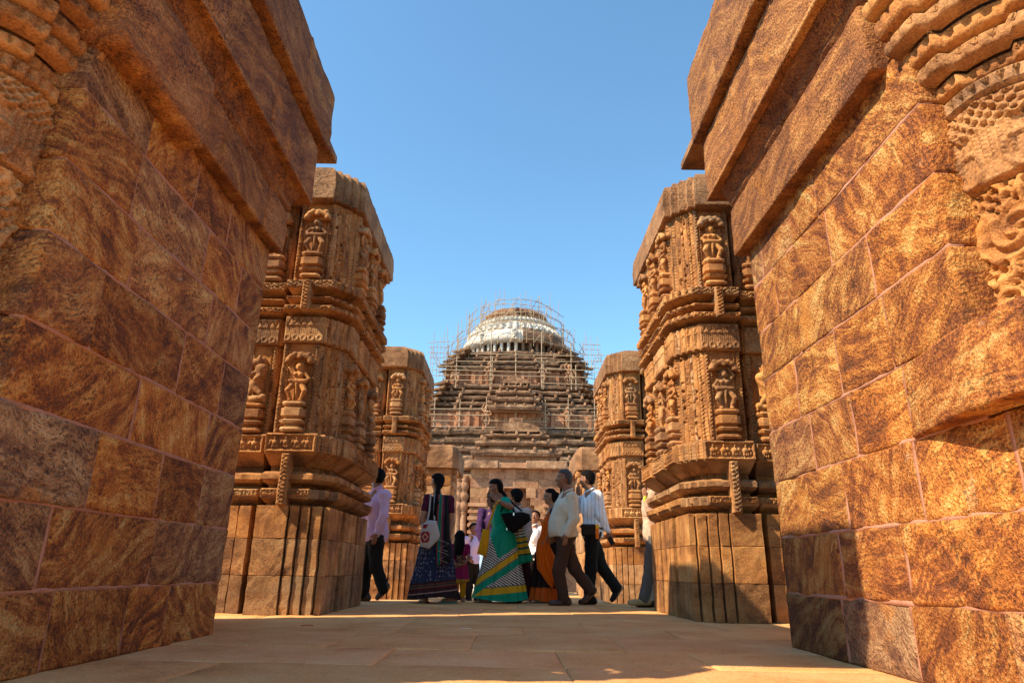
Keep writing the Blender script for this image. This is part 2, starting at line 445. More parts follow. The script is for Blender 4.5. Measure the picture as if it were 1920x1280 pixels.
# ------------------------------------------------------------------ ground and floors
rng = random.Random(4)
g = 3000
court = top(obj('ground', [(-g, -g, -2.6), (g, -g, -2.6), (g, g, -2.6), (-g, g, -2.6)], [(0, 1, 2, 3)], M_court), 'pale earth courtyard stretching away around the temple', kind='structure')
fl = thing('floor', 'worn tan stone slab floor of the raised platform', '', (0, 0, 0)); del fl['category']; fl['kind'] = 'structure'
V, Fs = rough_box(-7, 7, -8, 10.30, -2.7, -.006, step=3, r=.03, amp=0)
obj('slab_bed', V, Fs, M_floor, fl, tint=(.7, .66, .6))
ys = [-1.0, .1, .95, 2.0, 2.9, 3.55, 4.25, 5.15, 5.8, 6.75, 7.6, 8.5, 9.35, 10.32]
for r in range(len(ys) - 1):
    x = -4.6 + rng.uniform(-.4, .2)
    while x < 4.4:
        w = rng.uniform(.75, 1.75)
        near = 2.2 < ys[r] < 8
        dz = rng.uniform(-.002, .002)
        if r == 5 and -1.2 < x < -.1: dz = -.005
        V, Fs = rough_box(x + .002, x + w - .002, ys[r] + .002, ys[r + 1] - .002, -.12, dz, step=.07 if near else .3, r=.006, amp=.006, seed=rng.randrange(999), freq=3.5)
        k = rng.uniform(.93, 1.05)
        obj('paving_slab', V, Fs, M_floor, fl, smooth=True, tint=(k, k * rng.uniform(.95, 1.01), k * rng.uniform(.9, 1.0)))
        x += w
V, Fs = rough_box(-6, 6, 10.34, 21.5, -2.7, -.2, step=1.2, r=.02, amp=.004)
lf = obj('lower_floor', V, Fs, M_floor); top(lf, 'lower stone floor beyond the platform edge', kind='structure')
for i, (x, y, a, c) in enumerate([(-.32, 5.55, .5, (.75, .68, .58)), (1.02, 5.7, 1.9, (.62, .5, .36)), (-1.55, 5.6, .2, (.45, .07, .03))]):
    V, Fs = tube([(x - .045 * math.cos(a), y - .045 * math.sin(a), .008), (x, y + .006, .012), (x + .05 * math.cos(a), y + .05 * math.sin(a), .009)], .0035, 5)
    top(obj('twig', V, Fs, plain('twig_%d' % i, c)), ['thin pale twig lying on the floor in front of the walkers', 'small straw scrap on the floor before the right carved pier', 'tiny red petal scrap on the floor near the left carved pier'][i], 'litter')

# ------------------------------------------------------------------ the two block walls nearest the camera
ZS = [0, .33, .675, 1.035, 1.38, 1.765, 2.115, 2.48, 2.83]
JL = [[2.55, 3.09, 3.7, 4.13], [2.2, 2.95, 3.86], [2.45, 3.17, 3.79, 4.33], [3.42, 4.28], [2.94, 3.79, 4.37], [3.13, 4.05], [3.02, 3.85, 4.41], [3.04, 3.59, 4.1]]
JR = [[2.62, 3.24, 3.9], [2.3, 3.21, 3.84], [2.4, 3.01, 3.69, 4.13], [2.98, 3.49, 4.0], [3.04, 3.56, 4.12], [3.09, 3.98], [3.47, 4.26], [3.54, 3.93, 4.44]]
TINTS = [(1.1, 1.02, .95), (.66, .52, .55), (.95, .80, .66), (.55, .47, .52), (1.2, 1.1, .9), (.8, .66, .6), (1.25, 1.02, .7), (.78, .74, .78), (1.0, 1.05, 1.05)]
def block_wall(side, X, Yc, J, seed):
    s = -side                      # direction of the passage as seen from the wall
    rg = random.Random(seed)
    nm = 'shaded' if side < 0 else 'sunlit'
    w = thing('block_wall', ('massive rough block wall in shade, left of the passage, with heavy cornice' if side < 0 else
                             'massive golden block wall in full sun, right of the passage, with heavy cornice'), 'wall', (X - s * 1.3, 3.6, 0), 'block walls flanking the entrance')
    def xr(a, b):                  # a, b = distance out of the face (towards the passage)
        p, q = X + s * a, X + s * b
        return (min(p, q), max(p, q))
    for c in range(8):
        y0 = 1.2 if c < 3 else 2.5
        ed = [y0] + J[c] + [Yc]
        for a, b in zip(ed, ed[1:]):
            d = rg.uniform(-.001, .005)
            ledge = c == 3 and a == 2.5 and side > 0
            deep = .42
            if ledge: a = 2.12
            x0, x1 = xr(-deep, d)
            far = b == Yc
            V, Fs = rough_box(x0, x1, a + .006, b - (0 if far else .006), ZS[c] + .006, ZS[c + 1] - .006, step=.045, r=.008, amp=rg.uniform(.006, .015), seed=rg.randrange(9999), freq=6, maxn=30)
            if ledge: V[:, 0] += -.12 * np.clip((3.0 - V[:, 1]) / .6, 0, 1) * (V[:, 0] < X + .1) * (1.1 - .5 * (V[:, 2] - 1.03) / .35)
            # relief on the face
            t = tuple(.4 * q + .6 for q in rg.choice(TINTS)); k = rg.uniform(.88, 1.1)
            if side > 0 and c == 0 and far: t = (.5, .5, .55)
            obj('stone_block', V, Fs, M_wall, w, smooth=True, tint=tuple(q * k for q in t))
    # near end faces above the plinth, beside the engaged column
    for c in range(3, 8):
        x0, x1 = xr(-1.05, -.428)
        V, Fs = rough_box(x0, x1, 2.5 + rg.uniform(-.01, .005), 2.9, ZS[c] + .006, ZS[c + 1] - .006, step=.06, r=.012, amp=.014, seed=rg.randrange(9999), freq=6)
        obj('stone_block', V, Fs, M_wall, w, smooth=True, tint=rg.choice(TINTS))
    # mortar bed a few millimetres behind the faces
    x0, x1 = xr(-2.6, -.03)
    V, Fs = rough_box(x0, x1, 2.53, Yc - .02, 0, 4.42, step=.3, r=.02, amp=.003); obj('mortar_bed', V, Fs, M_mortar, w)
    x0, x1 = xr(-2.6, -.03)
    V, Fs = rough_box(x0, x1, 1.2, 2.53, 0, 1.03, step=.3, r=.02, amp=.003); obj('mortar_bed', V, Fs, M_mortar, w)
    # pink mortar pointed into every joint
    def joint(ya, yb, za, zb):
        x0, x1 = xr(-.06, .001); V, Fs = rough_box(x0, x1, ya, yb, za, zb, step=.035, r=.003, amp=.006, seed=rg.randrange(9999), freq=13, maxn=90); obj('mortar_joint', V, Fs, M_mortar, w, smooth=True)
    for c in range(8):
        y0 = 1.2 if c < 3 else 2.51
        if c: joint(2.51 if c == 3 else y0, Yc - .012, ZS[c] - .009, ZS[c] + .009)
        for q in J[c]: joint(q - .009, q + .009, ZS[c] + .008, ZS[c + 1] - .008)
    # unseen courses behind; the thin far slab is added to cast the floor shadow
    for c in range(12):
        z0 = c * .38; z1 = z0 + .372
        x0, x1 = xr(-.98, -.70)
        for a, b in ((4.8, 6.02),):
            V, Fs = rough_box(x0, x1, a, b, z0, z1, step=.2, r=.02, amp=.012, seed=seed + c); obj('stone_block', V, Fs, M_wall, w, smooth=True, tint=rg.choice(TINTS))
        if c < 11:
            x0, x1 = xr(-2.6, -1.25)
            V, Fs = rough_box(x0, x1, 1.9, 2.52, z0, z1, step=.2, r=.02, amp=.012, seed=seed + c + 40); obj('stone_block', V, Fs, M_wall, w, smooth=True, tint=rg.choice(TINTS))
    # cornice: lower fascia, sloping soffit, upper fascia, top slab
    def band(name, o, z0, z1, cuts, oy, ynear, step=.055, amp=.015, r=.007, back=-.4, mat=M_corn, tn=None):
        yy = [ynear] + cuts + [Yc + oy]
        for i, (a, b) in enumerate(zip(yy, yy[1:])):
            x0, x1 = xr(back, o + rg.uniform(-.004, .004))
            V, Fs = rough_box(x0, x1, a + .003, b - .003, z0, z1, step=step, r=r, amp=amp, seed=rg.randrange(9999), freq=7, maxn=30)
            k = rg.uniform(.85, 1.12); obj(name, V, Fs, mat, w, smooth=True, tint=tuple(q * k for q in (tn or (1, .95, .9))))
    if side < 0:
        band('fascia_stone', .085, 2.835, 3.19, [3.66, 4.45], .07, 3.3)
        band('fascia_stone', .135, 2.74, 3.2, [], -(Yc - 3.34), 2.46, amp=.03, r=.03)
    else:
        band('fascia_stone', .09, 2.80, 3.19, [3.30, 3.56], .08, 2.66, amp=.013)
        band('fascia_stone', .005, 2.84, 3.19, [], -(Yc - 2.67), 2.5, amp=.01)
    # soffit prism
    for a, b in ((2.5, 3.45), (3.455, Yc + .05)):
        n = max(3, int((b - a) / .08)); yy = np.linspace(a, b, n)
        pr = [(.03, 3.2), (.07, 3.2), (.10, 3.235), (.105, 3.27), (.165, 3.35), (.175, 3.385), (-.2, 3.385)]
        V = np.array([(X + s * px, y, z) for y in yy for px, z in pr])
        V[:, 0] += .008 * vnoise(V, 8, seed); V[:, 2] += .006 * vnoise(V, 8, seed + 3)
        Fs = [tuple(q) for q in gridfaces(n, len(pr))] + [tuple(range(len(pr))), tuple(range((n - 1) * len(pr), n * len(pr)))]
        obj('soffit_stone', V, Fs, M_corn, w, tint=(.85, .76, .7))
    band('fascia_stone', .213, 3.39, 3.925, [3.2, 4.02] if side < 0 else [2.92, 3.75], .21, 2.35)
    V, Fs = rough_box(*xr(-.3, .225), 2.34, Yc + .225, 3.372, 3.405, step=.07, r=.008, amp=.006, seed=seed); obj('drip_moulding', V, Fs, M_corn, w, smooth=True, tint=(1.1, 1.05, .95))
    V, Fs = rough_box(*xr(-.3, .16), 2.4, Yc + .15, 3.9, 3.99, step=.2, r=.01, amp=.004, seed=seed); obj('mortar_bed', V, Fs, M_mortar, w, tint=(.7, .6, .6))
    band('top_slab', .29, 3.965, 4.52 if side < 0 else 4.66, [3.05, 4.35] if side < 0 else [3.3, 4.2], .28, 2.03, r=.009, back=-2.6, tn=(.98, .95, .92))
    V, Fs = rough_box(*xr(-.98, .1), 2.5, 6.02, 4.42, 4.5, step=.4, r=.02, amp=.004); obj('unseen_lid_slab', V, Fs, M_cap, w)  # unseen lid over the far slab, trimmed to let sun onto the floor
    return w, xr, s, rg
def relief_column(w, X, s, yc, seed):
    """engaged half column of rounded-square plan, carved all over, against the near end of the wall"""
    cx = X - s * .77; A_, B_ = .62, .39
    T0 = np.linspace(-math.pi, 0, 1200)
    sup = lambda T: 1 / ((np.abs(np.cos(T)) / A_) ** 3.2 + (np.abs(np.sin(T)) / B_) ** 3.2) ** (1 / 3.2)
    r0 = sup(T0); px, py = r0 * np.cos(T0), r0 * np.sin(T0)
    arc = np.concatenate([[0], np.cumsum(np.hypot(np.diff(px), np.diff(py)))]); LEN = arc[-1]
    def ring(nu):
        u = np.linspace(0, LEN, nu); t = np.interp(u, arc, T0); r = sup(t); x, y = r * np.cos(t), r * np.sin(t)
        n = np.stack([np.sign(x) * (np.abs(x) / A_) ** 2.2 / A_, np.sign(y) * (np.abs(y) / B_) ** 2.2 / B_], -1); n /= np.linalg.norm(n, axis=1, keepdims=True)
        return u, x, y, n
    col = bpy.data.objects.new('engaged_column', None); col.location = Vector((cx, yc, 1.05)) - wloc(w); link(col, w)
    def relief(name, z0, z1, o, fn, du=.009, tint=None, edge=.02):
        nu = int(LEN / du); nv = max(5, int((z1 - z0) / du))
        u, x, y, n = ring(nu); z = np.linspace(z0, z1, nv); U, Z = np.meshgrid(u, z, indexing='ij')
        h = o + fn(U, Z - z0, z1 - z0); e = np.minimum(Z - z0, z1 - Z); h = h - .04 * (1 - sstep(0, edge, e)) + .004 * vn2(U, Z, 8, seed, 2)
        V = np.stack([cx + x[:, None] + n[:, :1] * h, yc + y[:, None] + n[:, 1:] * h, Z], -1).reshape(-1, 3)
        obj(name, V, gridfaces(nu, nv), M_pier, col, smooth=True, tint=tint)
    def vine(u, v, H):
        a = vn2(u, v, 9, seed, 2); b = vn2(u + 3, v, 22, seed + 3, 1)
        ridge = 1 - sstep(.04, .16, np.abs(a)); n1 = vn2(u, v, 6, seed + 11); n2 = vn2(u + 5, v, 6, seed + 12); holes = sstep(.12, .4, np.cos(2 * math.pi * u / .055 + 3 * n1) * np.cos(2 * math.pi * v / .055 + 3 * n2) + .25 * b)
        d = np.hypot((u % .42) - .21, (v % .46) - .23); ros = .5 + .5 * np.cos(d * 110 + 3 * np.arctan2((v % .46) - .23, (u % .42) - .21)); inr = 1 - sstep(.10, .14, d)
        return .022 * ridge * (1 - inr) - .06 * holes * (1 - inr) * (1 - ridge) + inr * (.03 * ros - .01) + .008 * vn2(u, v, 34, seed)
    def tassel(u, v, H):
        p = u % .2; q = v / H
        loop = np.abs(np.hypot(p - .1, (v - .1) * .8) - .06)
        strg = .5 + .5 * np.cos(2 * math.pi * u / .03); bead = .5 + .5 * np.cos(2 * math.pi * v / .02)
        tri = np.abs((u % .2) - .1) / .1; top_ = sstep(.60, .66, q)
        low = .022 * strg * (.5 + .5 * bead) * sstep(.2, .3, q) * (tri > .25) + .014 * (1 - sstep(.004, .014, loop))
        hi = .018 - .04 * sstep(.1, .35, np.cos(2 * math.pi * u / .05 + 2.5 * vn2(u, v, 8, seed)) * np.cos(2 * math.pi * v / .045 + 2.5 * vn2(u, v, 8, seed + 2))) + .016 * (1 - sstep(.05, .16, np.abs(tri - (q - .62) / .38)))
        return low * (1 - top_) + hi * top_
    def rim(u, v, H): return .01 - .03 * sstep(.1, .5, np.cos(2 * math.pi * u / .048)) * (np.abs(v / H - .5) < .27)
    def scallop(k):
        def f(u, v, H):
            q = v / H; st_ = .5 + .5 * np.sign(np.sin(2 * math.pi * u / .34))
            return .055 * np.sqrt(np.clip(1 - (2 * q - 1.1) ** 2 / 1.3, 0, 1)) - .06 + .05 * st_ - .03 * (np.cos(2 * math.pi * u / .05) > .35) * (np.abs(q - .62) < .2)
        return f
    relief('carved_drum', 1.06, 1.99, .012, vine, .009, (1.1, 1.06, .95))
    relief('tassel_band', 1.985, 2.38, .03, tassel, .0065)
    relief('beaded_rim', 2.375, 2.47, .045, rim, .008)
    z = 2.47
    for i, (hh, o) in enumerate(((.08, .03), (.09, .10), (.10, .12), (.09, .19), (.12, .22), (.1, .26), (.14, .2))):
        relief('capital_moulding', z, z + hh, o, scallop(i), .010, (.92, .87, .8), .012); z += hh + .006
    nu = 60; u, x, y, n = ring(nu); zz = [1.03, z]
    V = np.array([(cx + x[i] - n[i, 0] * .06, yc + y[i] - n[i, 1] * .06, q) for i in range(nu) for q in zz]); obj('core', V, gridfaces(nu, 2), M_pier, col, tint=(.5, .45, .4))
    V = np.array([(cx + x[i], yc + y[i], z) for i in range(nu)]); obj('capital_top', V, [tuple(range(nu))], M_pier, col)
    return col
for side, X, Yc, J, seed in ((-1, -1.96, 4.83, JL, 11), (1, 1.83, 4.65, JR, 23)):
    w, xr, s, rg = block_wall(side, X, Yc, J, seed)
    relief_column(w, X, s, 2.56, seed)

# ------------------------------------------------------------------ carved piers
# plan of the left pier (front towards the camera, right flank towards the passage)
SH = [(-3.7, 6.98), (-2.86, 6.98), (-2.86, 6.9), (-2.53, 6.9), (-2.53, 7.2), (-2.44, 7.2), (-2.44, 6.8), (-2.05, 6.8), (-2.05, 6.86), (-1.99, 6.86), (-1.99, 6.92),
      (-1.93, 6.92), (-1.93, 6.99), (-1.89, 6.99), (-1.89, 7.06), (-1.84, 7.06), (-1.84, 7.36), (-2.06, 7.36), (-2.06, 7.5), (-1.84, 7.5), (-1.84, 8.0), (-2.06, 8.0), (-2.06, 8.14),
      (-1.84, 8.14), (-1.84, 8.56), (-1.92, 8.56), (-1.92, 8.9), (-2.0, 8.9), (-2.0, 9.0), (-3.7, 9.0)]
BS = [(-3.75, 6.95), (-2.8, 6.95), (-2.8, 6.86), (-2.7, 6.86), (-2.7, 6.95), (-2.665, 6.95), (-2.665, 6.83), (-2.56, 6.83), (-2.56, 7.2),
      (-2.46, 7.2),
      (-2.46, 6.74), (-2.17, 6.74), (-2.17, 6.84), (-2.138, 6.84), (-2.138, 6.755), (-2.068, 6.755), (-2.068, 6.855), (-2.036, 6.855), (-2.036, 6.775), (-1.966, 6.775), (-1.966, 6.875), (-1.934, 6.875), (-1.934, 6.8), (-1.859, 6.8), (-1.859, 6.9), (-1.827, 6.9), (-1.827, 6.84), (-1.81, 6.84), (-1.81, 7.02), (-1.87, 7.02), (-1.87, 7.05), (-1.81, 7.05), (-1.81, 7.2), (-1.87, 7.2), (-1.87, 7.23), (-1.81, 7.23), (-1.81, 7.36), (-2.0, 7.36), (-2.0, 7.48), (-1.8, 7.48), (-1.8, 7.62), (-1.86, 7.62), (-1.86, 7.66), (-1.8, 7.66), (-1.8, 7.82), (-1.86, 7.82), (-1.86, 7.86), (-1.8, 7.86), (-1.8, 8.02), (-2.0, 8.02), (-2.0, 8.13), (-1.8, 8.13), (-1.8, 8.28), (-1.86, 8.28), (-1.86, 8.32), (-1.8, 8.32), (-1.8, 8.45), (-1.86, 8.45), (-1.86, 8.49), (-1.8, 8.49), (-1.8, 8.6), (-1.88, 8.6), (-1.88, 8.95), (-3.75, 8.95)]
CP = [(-3.9, 6.69), (-2.09, 6.69), (-2.09, 6.76), (-2.02, 6.76), (-2.02, 6.83), (-1.945, 6.83), (-1.945, 6.9), (-1.87, 6.9), (-1.87, 6.99), (-1.8, 6.99), (-1.8, 8.98), (-1.86, 8.98), (-1.86, 9.07), (-1.93, 9.07), (-1.93, 9.15), (-2.01, 9.15), (-2.01, 9.22), (-3.9, 9.22)]

def grooved(P, g=.016, d=.055):
    """same plan with a narrow deep groove in every inner corner"""
    out = []; n = len(P)
    for i in range(n):
        p0, p1, p2 = (np.array(P[i - 1]), np.array(P[i]), np.array(P[(i + 1) % n])); d1 = p1 - p0; d2 = p2 - p1
        if d1[0] * d2[1] - d1[1] * d2[0] < 0 and np.hypot(*d2) > .03 and np.hypot(*d1) > .03 and p1[0] > -2.9:
            u1 = d1 / np.hypot(*d1); u2 = d2 / np.hypot(*d2)
            out += [tuple(p1 + u1 * d), tuple(p1 + u1 * d + u2 * g), tuple(p1 + u2 * g)]
        else: out.append(tuple(p1))
    return out
def h_border(U, V, w, h, b=.012):
    e = np.minimum(np.minimum(U, w - U), np.minimum(V, h - V)); return sstep(b * .5, b, e)   # 0 on the border, 1 inside
def p_fret(U, V, w, h, sd):
    p = .040; c = np.cos(2 * math.pi * U / p) * np.cos(2 * math.pi * (V + .013 * np.sin(U * 60)) / p) + .55 * vn2(U, V, 26, sd)
    return -.032 * sstep(.12, .42, c) * h_border(U, V, w, h)
def p_beads(U, V, w, h, sd):
    c = np.cos(2 * math.pi * V / .034); m_ = np.abs(U - w / 2) < w * .22
    return -.024 * sstep(.1, .5, c) * m_ + .004 * vn2(U, V, 20, sd)
def p_vine(U, V, w, h, sd):
    a = vn2(U, V, 26, sd, 2); s_ = np.abs((U - w / 2) - .3 * w * np.sin(V * 42 + sd))
    return (-.034 * sstep(.02, .22, a) + .008 * (1 - sstep(.004, .012, s_))) * h_border(U, V, w, h)
def p_scroll(U, V, w, h, sd):
    d = np.hypot((U % .075) - .0375, V - h / 2); c = np.cos(d * 330 + np.arctan2(V - h / 2, (U % .075) - .0375))
    return (-.022 * sstep(.0, .5, c) + .004 * vn2(U, V, 30, sd)) * h_border(U, V, w, h, .014)
def p_tassel(U, V, w, h, sd):
    q = V / h; t = sstep(.62, .66, q); p = U % .085
    strg = .5 + .5 * np.cos(2 * math.pi * U / .0215)
    loop = np.abs(np.hypot(p - .0425, (V - .05) * .9) - .028)
    tri = np.abs((U % .07) - .035) / .035
    low = -.006 - .010 * (1 - strg) * sstep(.18, .3, q) + .010 * (1 - sstep(.003, .008, loop))
    hi = .004 - .014 * (1 - sstep(.06, .2, np.abs(tri - (q - .66) / .3))) - .006 * sstep(.1, .5, vn2(U, V, 40, sd))
    return low * (1 - t) + hi * t
def p_elephant(U, V, w, h, sd):
    out = -.03 * h_border(U, V, w, h, .036)
    b = np.minimum(np.minimum(U, w - U), np.minimum(V, h - V))
    out = out - .010 * ((b > .012) & (b < .024)) * (np.cos(2 * math.pi * (U + V) / .02) > 0)
    k = max(1, int(round((w - .07) / .125))); pw = (w - .07) / k; sx = (U - .035) % pw; inside = h_border(U, V, w, h, .036)
    e = lambda cx, cy, rx, ry: 1 - np.clip(((sx - cx) / rx) ** 2 + ((V - cy) / ry) ** 2, 0, 1)
    H = h
    bump = np.maximum.reduce([e(pw * .55, H * .52, pw * .30, H * .17), e(pw * .2, H * .56, pw * .15, H * .13), e(pw * .10, H * .38, pw * .05, H * .17),
                              e(pw * .38, H * .30, pw * .07, H * .15), e(pw * .55, H * .28, pw * .06, H * .13), e(pw * .74, H * .30, pw * .07, H * .15), e(pw * .55, H * .75, pw * .09, H * .1)])
    return out + .034 * np.sqrt(bump) * inside
def p_people(U, V, w, h, sd):
    out = -.024 * h_border(U, V, w, h, .018); k = max(1, int(round(w / .06))); pw = w / k; sx = (U % pw) / pw; q = V / h
    e = lambda cx, cy, rx, ry: 1 - np.clip(((sx - cx) / rx) ** 2 + ((q - cy) / ry) ** 2, 0, 1)
    b = np.maximum.reduce([e(.5, .78, .16, .1), e(.5, .56, .2, .16), e(.4, .3, .1, .2), e(.62, .3, .1, .2), e(.28, .6, .08, .18), e(.75, .62, .08, .18)])
    return out + .026 * np.sqrt(b) * h_border(U, V, w, h, .014)
def p_rope(U, V, w, h, sd):
    return .006 * np.sin(2 * math.pi * (U + V * .8) / .035)

def unit_figure(kind, sd):
    """small carved figure, 1 unit tall, front towards -y, standing on z = 0"""
    S = Sdf(); k = .03
    if kind in ('drummer', 'dancer'):
        sx = -1 if kind == 'dancer' else 1
        S.ell((0, -.12, .46), (.125, .09, .08), k); S.ell((0, -.12, .62), (.10, .075, .12), .04)
        S.ell((-.055, -.185, .655), (.055, .05, .055), .015); S.ell((.06, -.185, .65), (.055, .05, .055), .015)
        S.cap((-.13, -.11, .70), (.13, -.11, .70), .045, k=.04)
        S.cap((0, -.11, .72), (0, -.13, .80), .035); S.ell((.01 * sx, -.14, .86), (.072, .075, .088), .015); S.cap((.01 * sx, -.21, .855), (.01 * sx, -.22, .84), .012, k=.01)
        S.ell((.035, -.205, .872), (.012, .01, .008), .004); S.ell((-.02, -.208, .872), (.012, .01, .008), .004); S.cap((-.02, -.195, .815), (.04, -.195, .815), .008, k=.004)
        S.ell((.0, -.09, .93), (.085, .07, .06), .02); S.ell((.1, -.1, .87), (.04, .04, .05), .01); S.ell((-.09, -.1, .85), (.035, .035, .05), .01)
        S.cap((-.09, -.13, .44), (-.20, -.20, .27), .075, .058, .02); S.cap((-.20, -.20, .27), (-.12, -.13, .06), .055, .038, .015); S.ell((-.13, -.17, .03), (.045, .075, .03), .015)
        S.cap((.09, -.13, .44), (.20, -.20, .25), .075, .058, .02); S.cap((.20, -.20, .25), (.10, -.12, .05), .055, .038, .015); S.ell((.11, -.16, .03), (.045, .075, .03), .015)
        S.cap((-.17, -.19, .50), (.19, -.19, .49), .048, .052, .008)
        S.cap((0, -.2, .42), (.01, -.16, .12), .035, .02, .02)
        if kind == 'dancer':
            S.cap((-.14, -.11, .70), (-.235, -.12, .84), .042, .034, .02); S.cap((-.235, -.12, .84), (-.12, -.13, 1.02), .034, .028, .015)
            S.cap((.14, -.11, .70), (.25, -.12, .57), .042, .034, .02); S.cap((.25, -.12, .57), (.17, -.2, .5), .034, .03, .015)
        else:
            S.cap((-.14, -.11, .70), (-.24, -.12, .58), .042, .034, .02); S.cap((-.24, -.12, .58), (-.18, -.2, .5), .034, .03, .015)
            S.cap((.14, -.11, .70), (.24, -.13, .60), .042, .034, .02); S.cap((.24, -.13, .60), (.19, -.2, .5), .034, .03, .015)
    elif kind == 'lion':
        S.ell((.05, -.13, .34), (.10, .10, .14), k, tilt=20); S.cap((.05, -.14, .38), (-.06, -.17, .64), .105, .10, .05); S.ell((-.06, -.18, .70), (.12, .12, .11), .03)
        S.ell((.06, -.19, .83), (.10, .095, .09), .03); S.cap((.1, -.22, .80), (.17, -.24, .76), .05, .035, .02); S.ell((.01, -.16, .93), (.045, .05, .07), .02); S.ell((.13, -.2, .92), (.03, .03, .03), .01)
        S.cap((-.02, -.2, .64), (.13, -.25, .56), .05, .04, .02); S.cap((-.1, -.2, .6), (.0, -.27, .47), .05, .04, .02)
        S.cap((.08, -.15, .30), (.14, -.17, .14), .07, .045, .02); S.cap((.0, -.17, .3), (-.1, -.2, .2), .07, .045, .02); S.ell((.15, -.19, .1), (.05, .07, .03), .01)
        S.cap((.12, -.1, .4), (.22, -.08, .6), .025, k=.01); S.cap((.22, -.08, .6), (.17, -.08, .98), .028, .04, k=.01)
        S.ell((-.03, -.16, .07), (.18, .11, .08), .02); S.ell((-.17, -.2, .11), (.07, .07, .07), .02); S.cap((-.21, -.22, .1), (-.22, -.22, .01), .025, .02, .01); S.cap((.08, -.18, .05), (.08, -.18, 0), .04, k=.01)
    else:  # slender maiden
        S.ell((.02, -.11, .50), (.10, .08, .08), k); S.ell((-.01, -.11, .64), (.08, .065, .11), .04); S.ell((-.055, -.17, .68), (.045, .045, .045), .012); S.ell((.04, -.17, .68), (.045, .045, .045), .012)
        S.cap((-.11, -.1, .73), (.1, -.1, .73), .038, k=.04); S.cap((0, -.1, .75), (.01, -.12, .82), .032); S.ell((.01, -.13, .875), (.06, .062, .075), .012); S.ell((.01, -.1, .94), (.07, .06, .05), .02); S.ell((-.07, -.09, .9), (.04, .04, .04), .01)
        S.cap((.07, -.12, .47), (.10, -.15, .25), .07, .05, .02); S.cap((.10, -.15, .25), (.03, -.11, .03), .048, .032, .015)
        S.cap((-.05, -.12, .47), (-.05, -.16, .25), .07, .05, .02); S.cap((-.05, -.16, .25), (-.02, -.11, .03), .048, .032, .015); S.ell((0, -.15, .02), (.09, .07, .025), .01)
        S.cap((-.12, -.1, .72), (-.2, -.12, .58), .036, .03, .015); S.cap((-.2, -.12, .58), (-.1, -.17, .50), .03, .026, .01)
        S.cap((.11, -.1, .72), (.19, -.11, .60), .036, .03, .015); S.cap((.19, -.11, .60), (.17, -.12, .82), .03, .026, .01)
    S.cap((0, -.02, .06), (0, -.02, .9), .10, .10, .02)        # the stone it is cut from
    V, Q = S.build(.0145)
    V = V + .006 * np.stack([vnoise(V, 16, sd + i) for i in range(3)], -1)
    return V, Q
FIG = {k: [unit_figure(k, i * 10 + j) for j in range(1)] for i, k in enumerate(('drummer', 'dancer', 'lion', 'maiden'))}
def unit_canopy(sd):
    S = Sdf(); rg = random.Random(sd)
    for i in range(9):
        a = math.pi * (i / 8); S.ell((.24 * math.cos(a), -.12 - .05 * rg.random(), .10 + .14 * math.sin(a)), (.075, .08, .06), .02)
    for i in range(6): S.ell((rg.uniform(-.2, .2), -.19, .2 + rg.uniform(-.05, .06)), (.06, .05, .05), .015)
    S.cap((-.22, -.03, .14), (.22, -.03, .14), .07, k=.03)
    return S.build(.02)
CAN = [unit_canopy(i) for i in range(2)]

